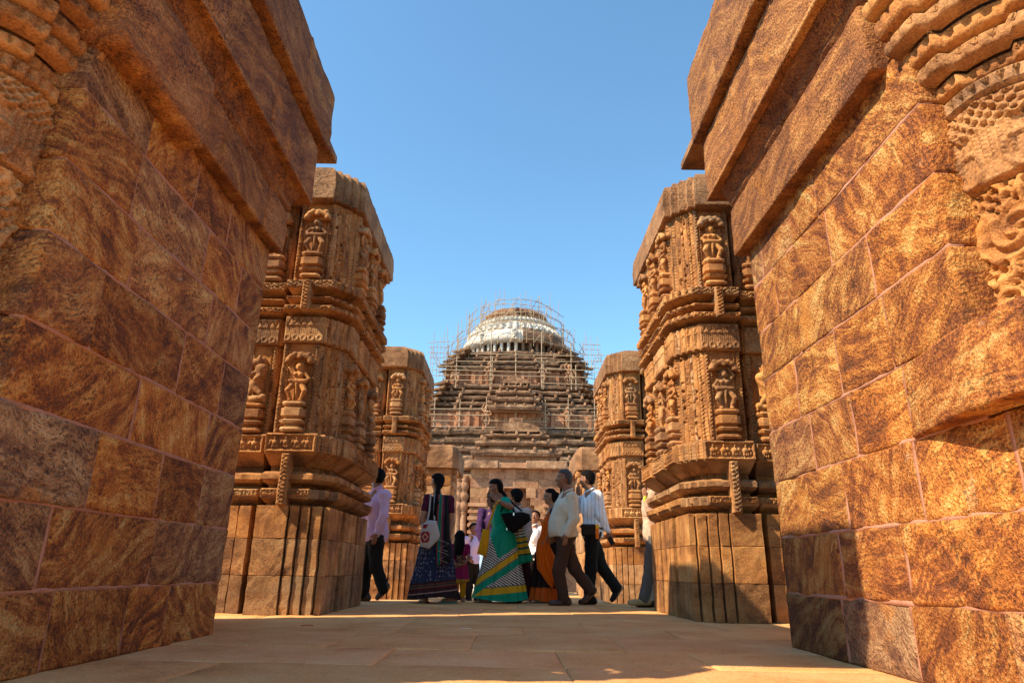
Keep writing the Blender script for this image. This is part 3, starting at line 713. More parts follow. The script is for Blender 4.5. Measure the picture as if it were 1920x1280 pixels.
SHG = grooved(SH)
def pier(name, side, label, seed, group):
    rg = random.Random(seed)
    fx = 1 if side < 0 else -1           # built as the left pier, mirrored for the right
    dx = 0 if side < 0 else .0
    root = thing(name, label, 'pier', (fx * -2.3, 7.9, 0), group)
    def put(nm, V, Q, mat=M_pier, smooth=False, tint=None, parent=root, stuff=False):
        V = np.array(V, np.float32); V[:, 0] = V[:, 0] * fx + dx
        if fx < 0:
            Q = Q[:, ::-1].copy() if isinstance(Q, np.ndarray) else [tuple(f)[::-1] for f in Q]
        return obj(nm, V, Q, mat, parent, smooth=smooth, tint=tint, stuff=stuff)
    def edges(P, minw):
        out = []
        for i in range(len(P)):
            a, b = P[i], P[(i + 1) % len(P)]
            L = math.hypot(b[0] - a[0], b[1] - a[1])
            n = ((b[1] - a[1]) / L, -(b[0] - a[0]) / L)
            if L >= minw and (n[1] < -.5 or n[0] > .5) and L < .8 and b[0] > -3.0: out.append((a, b, n, L))
        return out
    def plaque(nm, a, b, n, z0, z1, fn, proud=.026, inset=.004, sd=0, du=.008, tint=None, smooth=False):
        L = math.hypot(b[0] - a[0], b[1] - a[1]); t = ((b[0] - a[0]) / L, (b[1] - a[1]) / L); w = L - 2 * inset; h = z1 - z0
        nu = max(3, int(w / du)); nv = max(3, int(h / du))
        u = np.linspace(0, w, nu); v = np.linspace(0, h, nv); U, Vv = np.meshgrid(u, v, indexing='ij')
        H = proud + fn(U, Vv, w, h, sd) + .004 * vn2(U + sd, Vv, 11, sd, 2)
        e = np.minimum(np.minimum(U, w - U), np.minimum(Vv, h - Vv)); H = np.where(e < 1e-6, -.01, H)
        P = np.stack([a[0] + t[0] * (U + inset) + n[0] * H, a[1] + t[1] * (U + inset) + n[1] * H, z0 + Vv], -1).reshape(-1, 3)
        return put(nm, P, gridfaces(nu, nv), tint=tint, smooth=smooth)
    tn = lambda a=.85, b=1.12: tuple([rg.uniform(a, b)] * 3)
    # base courses
    zs = [0, .35, .69, 1.0]
    for c in range(3):
        prof = [(zs[c] + .001, .024), (zs[c] + .006, .03), (zs[c + 1] - .006, .03), (zs[c + 1] - .001, .024)]
        V, Q = loft(BS, prof, step=.05, amp=.008, seed=seed + c, zstep=.07, off=offset_slots); k = rg.uniform(.85, 1.05)
        put('base_stone', V, Q, tint=(k, k * .98, k * .92) if c else (k * .82, k * .84, k * .82), smooth=False)
    # mouldings
    def band(nm, z0, z1, o0, o1, shape='round', P=SH, amp=.007, tint=None):
        h = z1 - z0
        if shape == 'round': prof = [(z0, o0), (z0 + h * .12, o0 + (o1 - o0) * .6), (z0 + h * .35, o1), (z0 + h * .7, o1), (z0 + h * .9, o0 + (o1 - o0) * .6), (z1, o0)]
        elif shape == 'lip': prof = [(z0, o0), (z0 + h * .35, o1), (z1 - h * .06, o1), (z1, o1 - .015), (z1, o0)]
        else: prof = [(z0, o0), (z0, o1), (z1 - .008, o1), (z1, o1 - .01), (z1, o0)]
        V, Q = loft(P, prof, step=.05, amp=amp, seed=rg.randrange(999), off=offset_slots); return put(nm, V, Q, tint=tint or tn())
    V, Q = loft(SH, [(.99, -.05), (1.72, -.05), (1.72, -.08)], step=.12, amp=.003, off=offset_slots); put('core', V, Q, tint=(.6, .58, .55))
    band('scroll_moulding', 1.03, 1.165, -.03, .085, 'lip')
    for a, b, n, L in edges(offset_slots(SH, .085), .07): plaque('scroll_panel', a, b, n, 1.09, 1.165, p_scroll, sd=rg.randrange(99), tint=tn())
    band('cushion_moulding', 1.21, 1.345, -.03, .095, 'round', amp=.012)
    band('frieze_block', 1.40, 1.715, -.03, .105, 'lip')
    for a, b, n, L in edges(offset_slots(SH, .105), .05):
        fn = p_elephant if L > .3 else (p_people if L > .1 else p_beads)
        plaque('elephant_panel' if L > .3 else 'relief_panel', a, b, n, 1.515, 1.7, fn, sd=rg.randrange(99), tint=tn(), du=.007 if L > .3 else .0095, proud=.042 if L > .3 else .034)
    # scalloped underside teeth of the frieze
    # lower shaft
    V, Q = loft(SHG, [(1.71, 0), (2.7, 0)], step=.08, amp=.004, seed=seed + 5, zstep=.12); put('lower_shaft', V, Q, tint=(.95, .9, .85))
    def strips(z0, z1):
        for a, b, n, L in edges(SH, .03):
            t = ((b[0] - a[0]) / L, (b[1] - a[1]) / L)
            P_ = lambda q: (a[0] + t[0] * q, a[1] + t[1] * q)
            if L > .3:      # a face with a niche figure: framed by two bands of fretwork and beads
                for q0, q1, f in ((0, .055, p_fret), (.055, .085, p_beads), (L - .085, L - .055, p_beads), (L - .055, L, p_fret)):
                    plaque('fretwork_band', P_(q0), P_(q1), n, z0, z1, f, sd=rg.randrange(99), tint=tn(.9, 1.05), proud=.028)
            elif L > .05: plaque('fretwork_band', a, b, n, z0, z1, p_vine if rg.random() < .6 else p_fret, sd=rg.randrange(99), tint=tn(.85, 1.05), proud=.028)
            else: plaque('fretwork_band', a, b, n, z0, z1, p_beads, sd=rg.randrange(99), tint=tn(.9, 1.05), proud=.020)
    strips(1.725, 2.69)
    # capital frieze and string mouldings
    band('capital_frieze', 2.695, 3.0, .0, .035, 'flat', amp=.005)
    for a, b, n, L in edges(offset_slots(SH, .035), .03): plaque('tassel_panel', a, b, n, 2.7, 2.99, p_tassel, sd=rg.randrange(99), tint=tn(), proud=.026)
    for z0, z1, o in ((3.02, 3.115, .10), (3.155, 3.225, .085), (3.275, 3.405, .11)):
        band('string_moulding', z0, z1, -.03, o, 'lip' if z0 != 3.155 else 'round', amp=.006)
        for a, b, n, L in edges(offset_slots(SH, o), .05): plaque('scroll_panel', a, b, n, z0 + .03, z1 - .008, p_fret if z0 != 3.155 else p_scroll, sd=rg.randrange(99), tint=tn(), proud=.022)
    V, Q = loft(SH, [(2.69, -.05), (3.43, -.05)], step=.12, amp=.003, off=offset_slots); put('core', V, Q, tint=(.6, .58, .55))
    # upper shaft
    V, Q = loft(SHG, [(3.41, 0), (4.42, 0)], step=.08, amp=.004, seed=seed + 6, zstep=.12); put('upper_shaft', V, Q, tint=(.98, .92, .84))
    strips(3.42, 4.4)
    # straps over the mouldings
    c0 = -2.23
    for z0, z1, w, o in ((1.0, 1.5, .042, .145), (3.04, 3.38, .04, .165)):
        a, b = (c0 - w, 6.8 - o), (c0 + w, 6.8 - o)
        V, Q = rough_box(c0 - w, c0 + w, 6.8 - o, 6.8, z0, z1, step=.05, r=.006, amp=.003); put('carved_strap', V, Q)
        plaque('strap_relief', a, b, (0, -1), z0, z1, p_fret, sd=3, proud=.02)
    # figures in the niches, on pedestals under canopies
    spots = [((c0, 6.8), 0, 1.0), ((-2.685, 6.9), 0, .95), ((-1.84, 7.18), 90, .95), ((-1.84, 7.75), 90, 1.05), ((-1.84, 8.35), 90, .95)]
    for tier, (zb, hz) in enumerate(((1.73, .96), (3.43, .96))):
        for i, ((px, py), yaw, s_) in enumerate(spots):
            kind = ('dancer', 'lion', 'drummer', 'maiden', 'dancer')[i] if tier == 0 else ('drummer', 'maiden', 'dancer', 'drummer', 'maiden')[i]
            M = np.array(Matrix.Rotation(rad(yaw), 3, 'Z'))
            def at(V, z): return np.asarray(V) @ M.T + np.array([px, py, z])
            # pedestal: stacked mouldings
            w = .105 * s_
            sq = [(-w, -.10), (-w * .7, -.12), (w * .7, -.12), (w, -.10), (w, .03), (-w, .03)]
            pr = [(0, -.02), (.0, .0), (.02, .012), (.045, .0), (.055, -.03), (.07, -.03), (.085, .012), (.11, .022), (.125, -.01), (.14, -.022), (.15, -.005), (.16, .012), (.235, .012), (.245, -.01), (.26, -.02), (.265, .0), (.285, .012), (.31, .004), (.315, -.02)]
            V, Q = loft(sq, pr, step=.045, amp=.004, seed=rg.randrange(999)); put('figure_pedestal', at(V, zb), Q, tint=tn(.9, 1.15))
            V, Q = FIG[kind][0]; fs = .44 if kind != 'lion' else .52
            V = V * fs * np.array([1.02, 1, 1]); 
            if rg.random() < .5 and kind != 'dancer': V = V * np.array([-1, 1, 1]); Q = Q[:, ::-1]
            k = rg.uniform(.95, 1.2); put('carved_figure', at(V, zb + .315), Q, smooth=True, tint=(k, k * .98, k * .92))
            if kind != 'lion':
                V, Q = CAN[i % 2]; put('leaf_canopy', at(V * .5, zb + .70), Q, smooth=True, tint=tn(.9, 1.1))
    # cap stone
    V, Q = loft(CP, [(4.395, -.1), (4.4, .01), (4.41, .03), (4.6, .035), (4.76, .022), (4.82, -.005), (4.85, -.045), (4.862, -.12)], step=.045, amp=.009, seed=seed + 7, zstep=.06)
    put('capstone', V, Q, mat=M_cap, tint=(1, .97, .92))
    return root
def copy_tree(o, parent=None):
    c = o.copy(); COL.objects.link(c)
    if parent is not None: c.parent = parent
    for ch in list(o.children): copy_tree(ch, c)
    return c
GP = 'carved piers of the dance hall'
pL = pier('carved_pier', -1, 'tall carved stone pier left of the passage, first behind the shaded block wall', 31, GP)
pR = pier('carved_pier', 1, 'tall carved stone pier right of the passage, first behind the sunlit block wall', 57, GP)
c = copy_tree(pL); c.location += Vector((-.05, 6.25, -.13)); c['label'] = 'smaller-looking carved pier farther back on the left, beside the woman with the cloth bag'
c = copy_tree(pR); c.location += Vector((.17, 6.25, -.13)); c['label'] = 'smaller-looking carved pier farther back on the right, behind the man with the belt pouch'

# plain capped pillars farther on
def plain_pillar(side, label, seed):
    f = 1 if side < 0 else -1
    x1 = -1.36 if side < 0 else 1.74           # edge towards the passage
    root = thing('capped_pillar', label, 'pillar', (x1 + f * -1.0, 18.6, -.2), 'plain capped pillars beyond the carved piers')
    def bx(nm, a, b, y0, y1, z0, z1, mat=M_pier, **k):
        x = sorted((x1 + f * a, x1 + f * b)); V, Q = rough_box(x[0], x[1], y0, y1, z0, z1, **k); obj(nm, V, Q, mat, root, smooth=True)
    for i in range(6): bx('shaft_stone', -2.0, -.16, 17.55, 19.6, -.2 + i * .53, .325 + i * .53 if i < 5 else 2.9, step=.16, r=.02, amp=.02, seed=seed + i)
    P = [(x1 - 2.2, 17.45), (x1 - .14, 17.45), (x1, 17.6), (x1, 19.7), (x1 - 2.2, 19.7)] if side < 0 else [(x1, 17.6), (x1 + .14, 17.45), (x1 + 2.2, 17.45), (x1 + 2.2, 19.7), (x1, 19.7)]
    V, Q = loft(P, [(2.9, -.1), (2.91, 0), (3.3, .01), (3.45, -.02), (3.52, -.1)], step=.12, amp=.016, seed=seed, zstep=.1); obj('capstone', V, Q, M_cap, root)
    for i in range(4): bx('corbel', -.3, -.02 - i * .035, 17.6, 18.1, 2.74 - i * .16, 2.895 - i * .16, step=.08, r=.03, amp=.02, seed=seed + 9 + i)
plain_pillar(-1, 'plain weathered stone pillar with a flat cap, left, in front of the temple porch', 5)
plain_pillar(1, 'plain weathered stone pillar with a flat cap, right, in front of the temple porch', 6)

# ------------------------------------------------------------------ the great temple under its bamboo scaffold
TX, TY = .55, 95.0
tm = thing('temple', 'huge dark stone temple tower with stepped roof and whitewashed dome under scaffolding', 'temple', (TX, TY, -2.6))
rt = random.Random(77)
def plan(w):
    """stepped square plan of half width w"""
    q = [(.28, 1.0), (.28, .955), (.60, .955), (.60, .90), (.87, .90), (.87, .84)]
    side = [(-a * w, -b * w) for a, b in reversed(q)]
    half = side + [(a * w, -b * w) for a, b in q]
    out = []
    for k in range(4):
        c_, s_ = (1, 0, -1, 0)[k], (0, 1, 0, -1)[k]
        out += [(TX + x * c_ - y * s_, TY + x * s_ + y * c_) for x, y in half]
    return out
def tier(z0, z1, w, name='roof_tier', eave=.34, knobs=True, step=.55, tint=None):
    h = z1 - z0; P = plan(w)
    pr = [(z0, -1.0), (z0 + h * .02, -.12), (z0 + h * .14, .02), (z0 + h * .40, .06), (z0 + h * .56, -.06), (z0 + h * .64, -.3), (z0 + h * .70, -.9), (z1 + .02, -1.0)]
    V, Q = loft(P, pr, step=step, amp=.11, seed=rt.randrange(999), freq=1.7); k = rt.uniform(.75, 1.15)
    o = obj(name, V, Q, M_temple, tm, tint=tint or (k, k, k * .98))
    if knobs:
        mx = Mix(); n = len(P)
        for i in range(n):
            a, b = P[i], P[(i + 1) % n]
            if a[1] > TY and b[1] > TY: continue
            L = math.hypot(b[0] - a[0], b[1] - a[1])
            for t in ([0.02, .98] if L > 2.4 else [.5]) + ([.5] if L > 3 else []):
                if rt.random() < .35: continue
                x, y = a[0] + (b[0] - a[0]) * t, a[1] + (b[1] - a[1]) * t; r = rt.uniform(.12, .22)
                V, Q = lathe(x, y, [(z0 + h * .45, r * .8), (z0 + h * .45 + r * 1.2, r), (z0 + h * .45 + r * 2.1, r * .75), (z0 + h * .45 + r * 2.5, 0)], 6); mx.add(V, Q)
        if mx.V: mx.build('finial', M_temple, o, tint=(1.5, 1.4, 1.3), stuff=True)
    return o
def tiers(zs, w0, w1, n):
    for i in range(n):
        t = i / max(1, n - 1); h = (zs[1] - zs[0]) / n; tier(zs[0] + i * h, zs[0] + (i + 1) * h, w0 + (w1 - w0) * t)
# body wall
def body(z0, z1, w, mat=M_twall, nm='wall', amp=.12, step=.8):
    V, Q = loft(plan(w), [(z0, 0), (z1, 0)], step=step, amp=amp, seed=rt.randrange(99), zstep=1.2, freq=.9); return obj(nm, V, Q, mat, tm, tint=(1.15, 1.05, .98))
body(-2.6, 10.6, 15.6)
for i in range(9): tier(-2.0 + i * 1.3, -1.1 + i * 1.3, 16.0, 'wall_moulding', knobs=False)
tiers((10.2, 17.3), 16.0, 13.6, 6)
body(16.8, 19.3, 12.5)
tiers((19.2, 23.6), 12.7, 11.0, 5)
body(23.2, 25.5, 9.75)
tiers((25.4, 29.0), 10.3, 8.2, 4)
# pilasters and statues on the two terraces
def guardian(x, y, z, h, sd):
    V, Q = FIG[('dancer', 'drummer', 'maiden')[sd % 3]][0]
    S = V[::1] * h; S = S + np.array([x, y, z]); obj('terrace_statue', S, Q, M_temple, tm, smooth=True, tint=(2.0, 1.85, 1.7))
for w, z0, z1, xs in ((12.5, 17.2, 19.2, (-3.6, 3.6, 6.6)), (9.75, 23.5, 25.4, (-8.0, -3.4, 3.6, 7.2))):
    for k in range(-9, 10):
        x = k * w / 10.5; a = abs(x) / w; yy = TY - w * (1.0 if a < .28 else .955 if a < .60 else .90)
        if a > .86: continue
        V, Q = rough_box(TX + x - .22, TX + x + .22, yy - .2, yy + .3, z0, z1, step=.5, r=.05, amp=.04, seed=k + 20); obj('pilaster', V, Q, M_twall, tm, tint=(1.1, 1, .95))
        V, Q = rough_box(TX + x - .3, TX + x + .3, yy - .27, yy + .3, z1 - .45, z1 - .2, step=.5, r=.05, amp=.03, seed=k + 50); obj('pilaster_capital', V, Q, M_twall, tm)
    for i, x in enumerate(xs):
        a = abs(x) / w; yy = TY - w * (1.0 if a < .28 else .955 if a < .60 else .90); guardian(TX + x, yy - .55, z0 + .1, 2.6 + .3 * (i % 2), i)
# neck, bell dome, ribbed crown
V, Q = lathe(TX, TY, [(28.6, 7.1), (28.7, 6.2), (30.6, 6.2)], 48); obj('neck', V, Q, M_temple, tm, tint=(.6, .6, .6))
for k in range(44):
    a = 2 * math.pi * k / 44
    if math.sin(a) > .35: continue
    x, y = TX + 7.1 * math.cos(a), TY + 7.1 * math.sin(a)
    wh = math.cos(a) < .12
    V, Q = cyl((x, y, 28.7), (x, y, 30.6), .24, n=6); obj('neck_column', V, Q, M_white if wh else M_temple, tm)
bell = [(30.2, 7.2), (30.35, 7.8), (30.9, 7.95), (31.7, 7.65), (32.4, 7.05)]
for nm, a0, a1, mat in (('bell_dome', math.pi * .5, math.pi * 1.54, M_white), ('bell_dome', -math.pi * .46, math.pi * .5, M_temple)):
    V, Q = lathe(TX, TY, bell, 60, a0, a1); V = V + .07 * vnoise(V, 1.5, 3)[:, None]; obj(nm, V, Q, mat, tm, smooth=True)
V, Q = lathe(TX, TY, [(32.3, 6.9), (32.5, 7.15), (33.25, 6.75), (33.9, 6.0), (34.1, 5.75)], 264, mod=lambda t, z: 1 + .035 * math.cos(t * 44) * (1 if 32.4 < z < 33.6 else .15)); obj('fluted_band', V, Q, M_white, tm)
V, Q = lathe(TX, TY, [(34.05, 5.7), (34.15, 6.05), (34.45, 6.1), (34.55, 5.7), (34.85, 5.3), (34.95, 4.4)], 240, mod=lambda t, z: 1 + (.02 * math.cos(t * 60) if z > 34.4 else 0)); obj('white_rim', V, Q, M_white, tm)
V, Q = lathe(TX, TY, [(34.7, 3.9), (34.9, 4.3), (35.3, 4.75), (35.8, 4.85), (36.3, 4.6), (36.6, 4.1), (36.75, 3.3), (36.8, 0)], 320, mod=lambda t, z: 1 + .03 * abs(math.cos(t * 20)) - .02); obj('ribbed_crown', V, Q, M_temple, tm, tint=(1.35, 1.15, .9))
for x, y, z, mat in ((-.25, -7.8, 30.6, M_white), (-4.9, -6.0, 30.4, M_white), (4.9, -6.0, 30.4, M_temple), (0, -5.0, 34.7, M_temple)):
    V, Q = FIG['lion'][0]; obj('lion_statue', V * 1.9 + np.array([TX + x, TY + y, z - .3]), Q, mat, tm, smooth=True)
# gable of stacked eaves in the middle of the second roof
def gable(x, yf, zs, ws, dep, arch):
    for i, (z0, z1, w) in enumerate(zip(zs, zs[1:], ws)):
        P = [(x - w, yf + .35), (x - w * .72, yf + .35), (x - w * .72, yf), (x + w * .72, yf), (x + w * .72, yf + .35), (x + w, yf + .35), (x + w, yf + dep), (x - w, yf + dep)]
        h = z1 - z0
        V, Q = loft(P, [(z0, -.5), (z0 + .02, -.05), (z0 + h * .3, .1), (z0 + h * .62, .02), (z0 + h * .68, -.5), (z1 + .05, -.5)], step=.4, amp=.08, seed=i + 3, freq=2); o = obj('gable_eave', V, Q, M_temple, tm, tint=(1.2, 1.15, 1.1))
        mx = Mix()
        for k in range(5):
            if k in (1, 3) and rt.random() < .6: continue
            f = rt.uniform(.5, .85); V, Q = lathe(x + w * (-.8 + .4 * k) + rt.uniform(-.2, .2), yf - .02, [(z0 + h * .5, .16 * f), (z0 + h * .5 + .2, .22 * f), (z0 + h * .5 + .42 * f, .15 * f), (z0 + h * .5 + .5 * f, 0)], 6); mx.add(V, Q)
        mx.build('finial', M_temple, o, tint=(1.6, 1.5, 1.4), stuff=True)
    z = zs[-1]; w = arch
    n = 16; V = []
    for y in (yf - .1, yf + dep):
        for k in range(n + 1):
            t = math.pi * k / n
            for r in (1.0, .05): V.append((x + w * r * math.cos(t), y, z + w * .42 * r * math.sin(t)))
    V = np.array(V); V = V + .05 * vnoise(V, 2, 4)[:, None]
    m2 = 2 * (n + 1); Q = []
    for k in range(n):
        i = 2 * k; Q += [(i, i + 2, i + 3, i + 1), (i, m2 + i, m2 + i + 2, i + 2)]
    obj('arched_gable', V, Q, M_temple, tm, tint=(1.3, 1.2, 1.1))
    V, Q = rough_box(x - w * .6, x + w * .6, yf + .1, yf + dep, z - .1, z + w * .26, step=.4, r=.05, amp=.05); obj('gable_infill', V, Q, M_temple, tm, tint=(.7, .7, .7))
    V, Q = rough_box(x - w * .3, x + w * .3, yf + .2, yf + dep, z + w * .36, z + w * .6, step=.3, r=.1, amp=.08); obj('gable_crest', V, Q, M_temple, tm, tint=(1.3, 1.2, 1.1))
gable(TX, 80.3, [19.0, 20.0, 20.9, 21.7, 22.3], [3.2, 2.9, 2.4, 2.0], 5, 1.75)
gable(TX + .05, 64.4, [10.75, 11.75, 12.55, 13.1], [4.35, 3.95, 3.1], 16, 2.3)
# porch in front of the great wall
def pb(nm, x0, x1, y0, y1, z0, z1, mat=M_twall, step=.45, amp=.05, r=.06, tint=None):
    V, Q = rough_box(TX + x0, TX + x1, y0, y1, z0, z1, step=step, r=r, amp=amp, seed=rt.randrange(999), freq=2.2, maxn=40); return obj(nm, V, Q, mat, tm, tint=tint)
# wall stones of the porch front, with the stepped doorway left open
zc = [-2.6, -1.6, -.65, .3, 1.2, 2.05, 2.85, 3.6, 4.3, 4.95, 5.55, 6.15, 6.85, 7.75, 8.6, 9.55]
for i in range(len(zc) - 1):
    z0, z1 = zc[i], zc[i + 1]
    gap = 0 if z0 >= 7.7 else (1.05 if z0 > 6.8 else 1.05 + .42 * max(0, (6.85 - z0) / .68)); gap = min(gap, 2.7)
    for sgn in (-1, 1):
        x = gap; first = True
        while x < 4.25:
            w = min(rt.uniform(.8, 1.9), 4.3 - x)
            if 4.3 - x - w < .45: w = 4.3 - x
            k = rt.uniform(.85, 1.12)
            a, b = sorted((sgn * x, sgn * (x + w))); pb('wall_stone', a + .008, b - .008, 64.9 + rt.uniform(-.03, .03) - (.12 if first and gap else 0), 66, z0 + .01, z1 - .01, tint=(k, k * rt.uniform(.92, 1), k * rt.uniform(.85, 1)), step=.6, amp=.03, r=.03)
            x += w; first = False
for i in range(5):
    for s_ in (-1, 1): a, b = sorted((s_ * (2.6 + i * .02), s_ * 4.45)); pb('string_course', a, b, 64.55, 65.2, 3.5 + i * .62, 3.78 + i * .62, step=.4, tint=(1.05, 1, .95))
pb('porch_core', -4.2, 4.2, 66, 80, -2.6, 10.5, tint=(.8, .75, .7), step=1.5)
pb('door_recess', -2.8, 2.8, 67.3, 67.6, -2.6, 7.9, mat=M_temple, step=1)
pb('roof_ledge', -4.9, -1.7, 64.2, 66.5, 9.55, 10.2, mat=M_temple, tint=(1.6, 1.5, 1.4), amp=.09)
pb('roof_ledge', -1.68, 1.0, 64.35, 66.5, 9.6, 10.1, tint=(1.2, 1.2, 1.2), amp=.03)
pb('roof_ledge', 1.02, 4.9, 64.2, 66.5, 9.55, 10.25, mat=M_temple, tint=(1.6, 1.5, 1.4), amp=.09)
pb('attic_wall', -4.0, 4.0, 65.0, 70, 10.2, 10.8, step=.6)
# ringed half columns at the left edge of the porch
for x in (-4.9, -5.45):
    V, Q = lathe(TX + x, 65.3, [(z, .3 + (.2 * abs(math.sin(z * 3.4)) if 5.3 < z < 8.6 else 0)) for z in np.arange(-2.6, 8.8, .14)], 14); V = V + .03 * vnoise(V, 3, 5)[:, None]; obj('ringed_column', V, Q, M_twall, tm, smooth=True)
pb('porch_wing', -8.6, -4.6, 66, 76, -2.6, 9.0, step=1, tint=(.85, .8, .75)); pb('porch_wing', 4.6, 8.6, 66, 76, -2.6, 9.0, step=1, tint=(.85, .8, .75))

# scaffold: every pole is an object of its own
sf = thing('bamboo_scaffold', 'open bamboo pole scaffold wrapped around the temple dome and terraces', 'scaffold', (TX, TY - 10, 17))
_u = mesh('bamboo_pole', *cyl((0, 0, 0), (0, 0, 1), 1, n=5), M_bamboo)
npole = 0
def pole(a, b, r=.034):
    global npole
    a = Vector(a); b = Vector(b); d = b - a
    if npole >= 300: return
    npole += 1
    o = bpy.data.objects.new('bamboo_pole', _u); link(o, sf)
    o.location = a - sf.location; o.rotation_mode = 'QUATERNION'; o.rotation_quaternion = d.to_track_quat('Z', 'Y'); o.scale = (r, r, d.length)
    k = rt.uniform(.7, 1.25); o.color = (k, k, k, 1)
def jit(s=.15): return rt.uniform(-s, s)
# rings round the dome: uprights, ledgers, braces
for ring, (R, z0, z1, n) in enumerate(((5.4, 34.2, 38.5, 17), (7.2, 31.5, 36.4, 20), (8.8, 29.5, 33.8, 22), (10.2, 26.5, 31.4, 18))):
    pts = []
    for k in range(n):
        a = math.pi * (1.0 + (k + .5 * (ring % 2)) / n) + jit(.06)
        if ring: a = math.pi + (a - math.pi) * 1.12 - .18
        x, y = TX + R * math.cos(a), TY + R * math.sin(a); pts.append((x, y))
        front = math.sin(a) < -.75
        if ring == 3 and abs(x - TX) < 6: continue
        pole((x, y, z0 + jit(.6)), (x + jit(.1), y, z1 + jit(1.2) + (1.0 if k % 5 == 0 else 0)))
    for lv in np.arange(z0 + .7, z1 - .2, 1.25):
        for k in range(0, n - 1, 2):
            if rt.random() < .22 or k + 2 >= n: continue
            (x0, y0), (x1, y1) = pts[k], pts[k + 2]
            if ring == 3 and min(abs(x0 - TX), abs(x1 - TX)) < 5.5: continue
            e = .25 + rt.random() * .25
            pole((x0 - (x1 - x0) * e, y0 - (y1 - y0) * e, lv + jit(.12)), (x1 + (x1 - x0) * e, y1 + (y1 - y0) * e, lv + jit(.12)), .045)
    for k in range(1, n - 2, 3):
        (x0, y0), (x1, y1) = pts[k], pts[k + 2]
        if ring == 3 and abs(x0 - TX) < 6: continue
        pole((x0, y0, z0 + .3), (x1, y1, z1 - .4), .045)
# side towers left and right of the upper roof
for s_ in (-1, 1):
    for i in range(6):
        x = TX + s_ * (9.3 + i * .45); y = 85.5 + .9 * (i % 2)
        pole((x, y, 24.0 + jit(.5)), (x + jit(.08), y, 31.4 - i * .55 + (1.4 if i == 4 else 0) + jit(.5)))
    for lv in np.arange(24.6, 29.8, .8):
        pole((TX + s_ * 8.9, 85.6, lv + jit(.1)), (TX + s_ * (11.9 + jit(.5)), 85.6 + jit(.3), lv + jit(.15)), .045)
    for k in range(3): pole((TX + s_ * (9.4 + k), 86, 25 + k), (TX + s_ * (11.4 + jit()), 86, 28.6 - k * .5), .045)
# rails along the terraces
for xs in (-10.1, -6.9, -3.6, .05, 3.8, 6.6, 9.9): pole((TX + xs, 81.6, 16.9), (TX + xs + jit(.05), 81.6, 20.6 + jit(.3)), .06)
for lv, a, b in ((17.0, -12, 12), (17.75, -4, 4), (18.5, -12, -3.4), (18.6, 3.6, 12), (19.2, -12, -3.6), (18.9, -3.8, 3.8), (19.5, 4, 12), (18.0, 5, 12), (17.7, -12, -6)): pole((TX + a, 81.5, lv + jit(.08)), (TX + b, 81.5, lv + jit(.08)), .05)
for xs, z1 in ((-7.8, 27), (-3.3, 31), (-3.1, 27), (.0, 28.6), (3.4, 30.5), (3.6, 26.5), (7.3, 29), (7.9, 26)): pole((TX + xs, 84.2, 22.6 if abs(xs) > 1 else 23.3), (TX + xs, 84.2, z1), .065)
for lv, a, b in ((23.6, -9.6, -3), (24.3, -10, 10), (24.9, -9.8, 4.6), (25.5, -10, -3), (23.4, 3.4, 9.6), (25.3, 3, 9.6), (26.3, -8, 8.4), (27.2, -6, 7.6)): pole((TX + a, 84.1, lv + jit(.1)), (TX + b, 84.1, lv + jit(.12)), .05)

# ------------------------------------------------------------------ people
M_skin = plain('skin', (.36, .17, .09), .55, .4, .12, 18)
M_skin2 = plain('skin_dark', (.25, .112, .06), .55, .4, .12, 18)
M_hair = plain('black_hair', (.008, .006, .006), .75, .06, .3, 60)
M_ghair = plain('greying_hair', (.055, .05, .047), .7, .3, .5, 90)
M_eye = plain('eye_white', (.6, .58, .54), .3, .5, .02)
M_gold = plain('gold', (.75, .42, .09), .3, .5, .05, metal=.9)
def cloth(name, c, weave=260, var=.10, rough=.85, stripe=None):
    N = NT(name, rough, .15); P = N.obj(); f = N.noise(P, 14, 3); w = N.noise(P, weave, 2)
    col = N.mix(f, tuple(x * (1 - var) for x in c), tuple(min(1, x * (1 + var)) for x in c))
    if stripe:
        ax, per, wid, sc_ = stripe; t = N.math('FRACT', N.math('DIVIDE', N.xyz(P)[ax], per)); col = N.mix(N.math('LESS_THAN', t, wid), col, sc_)
    N.col(col); N.bump(N.math('ADD', N.math('MULTIPLY', f, .5), N.math('MULTIPLY', w, .25)), .35, .006); return N.m
def unit(v):
    v = np.array(v, float); return v / max(1e-9, np.linalg.norm(v))
def folds(amp=.006, f=34, sd=0, vert=.35):
    def d(X, Y, Z):
        P = np.stack([X, Y, Z * vert], -1); n = vnoise(P, f * .32, sd, 2); q = vnoise(P * np.array([1, 1, 2.4]), f * .5, sd + 7, 1)
        r = 1 - 2 * np.abs(vnoise(np.stack([X + .5 * Z, Y, Z * .8 - .3 * X], -1), f * .42, sd + 13, 1))
        return amp * (n + .6 * q - .55 * np.clip(r - .3, 0, 1))
    return d
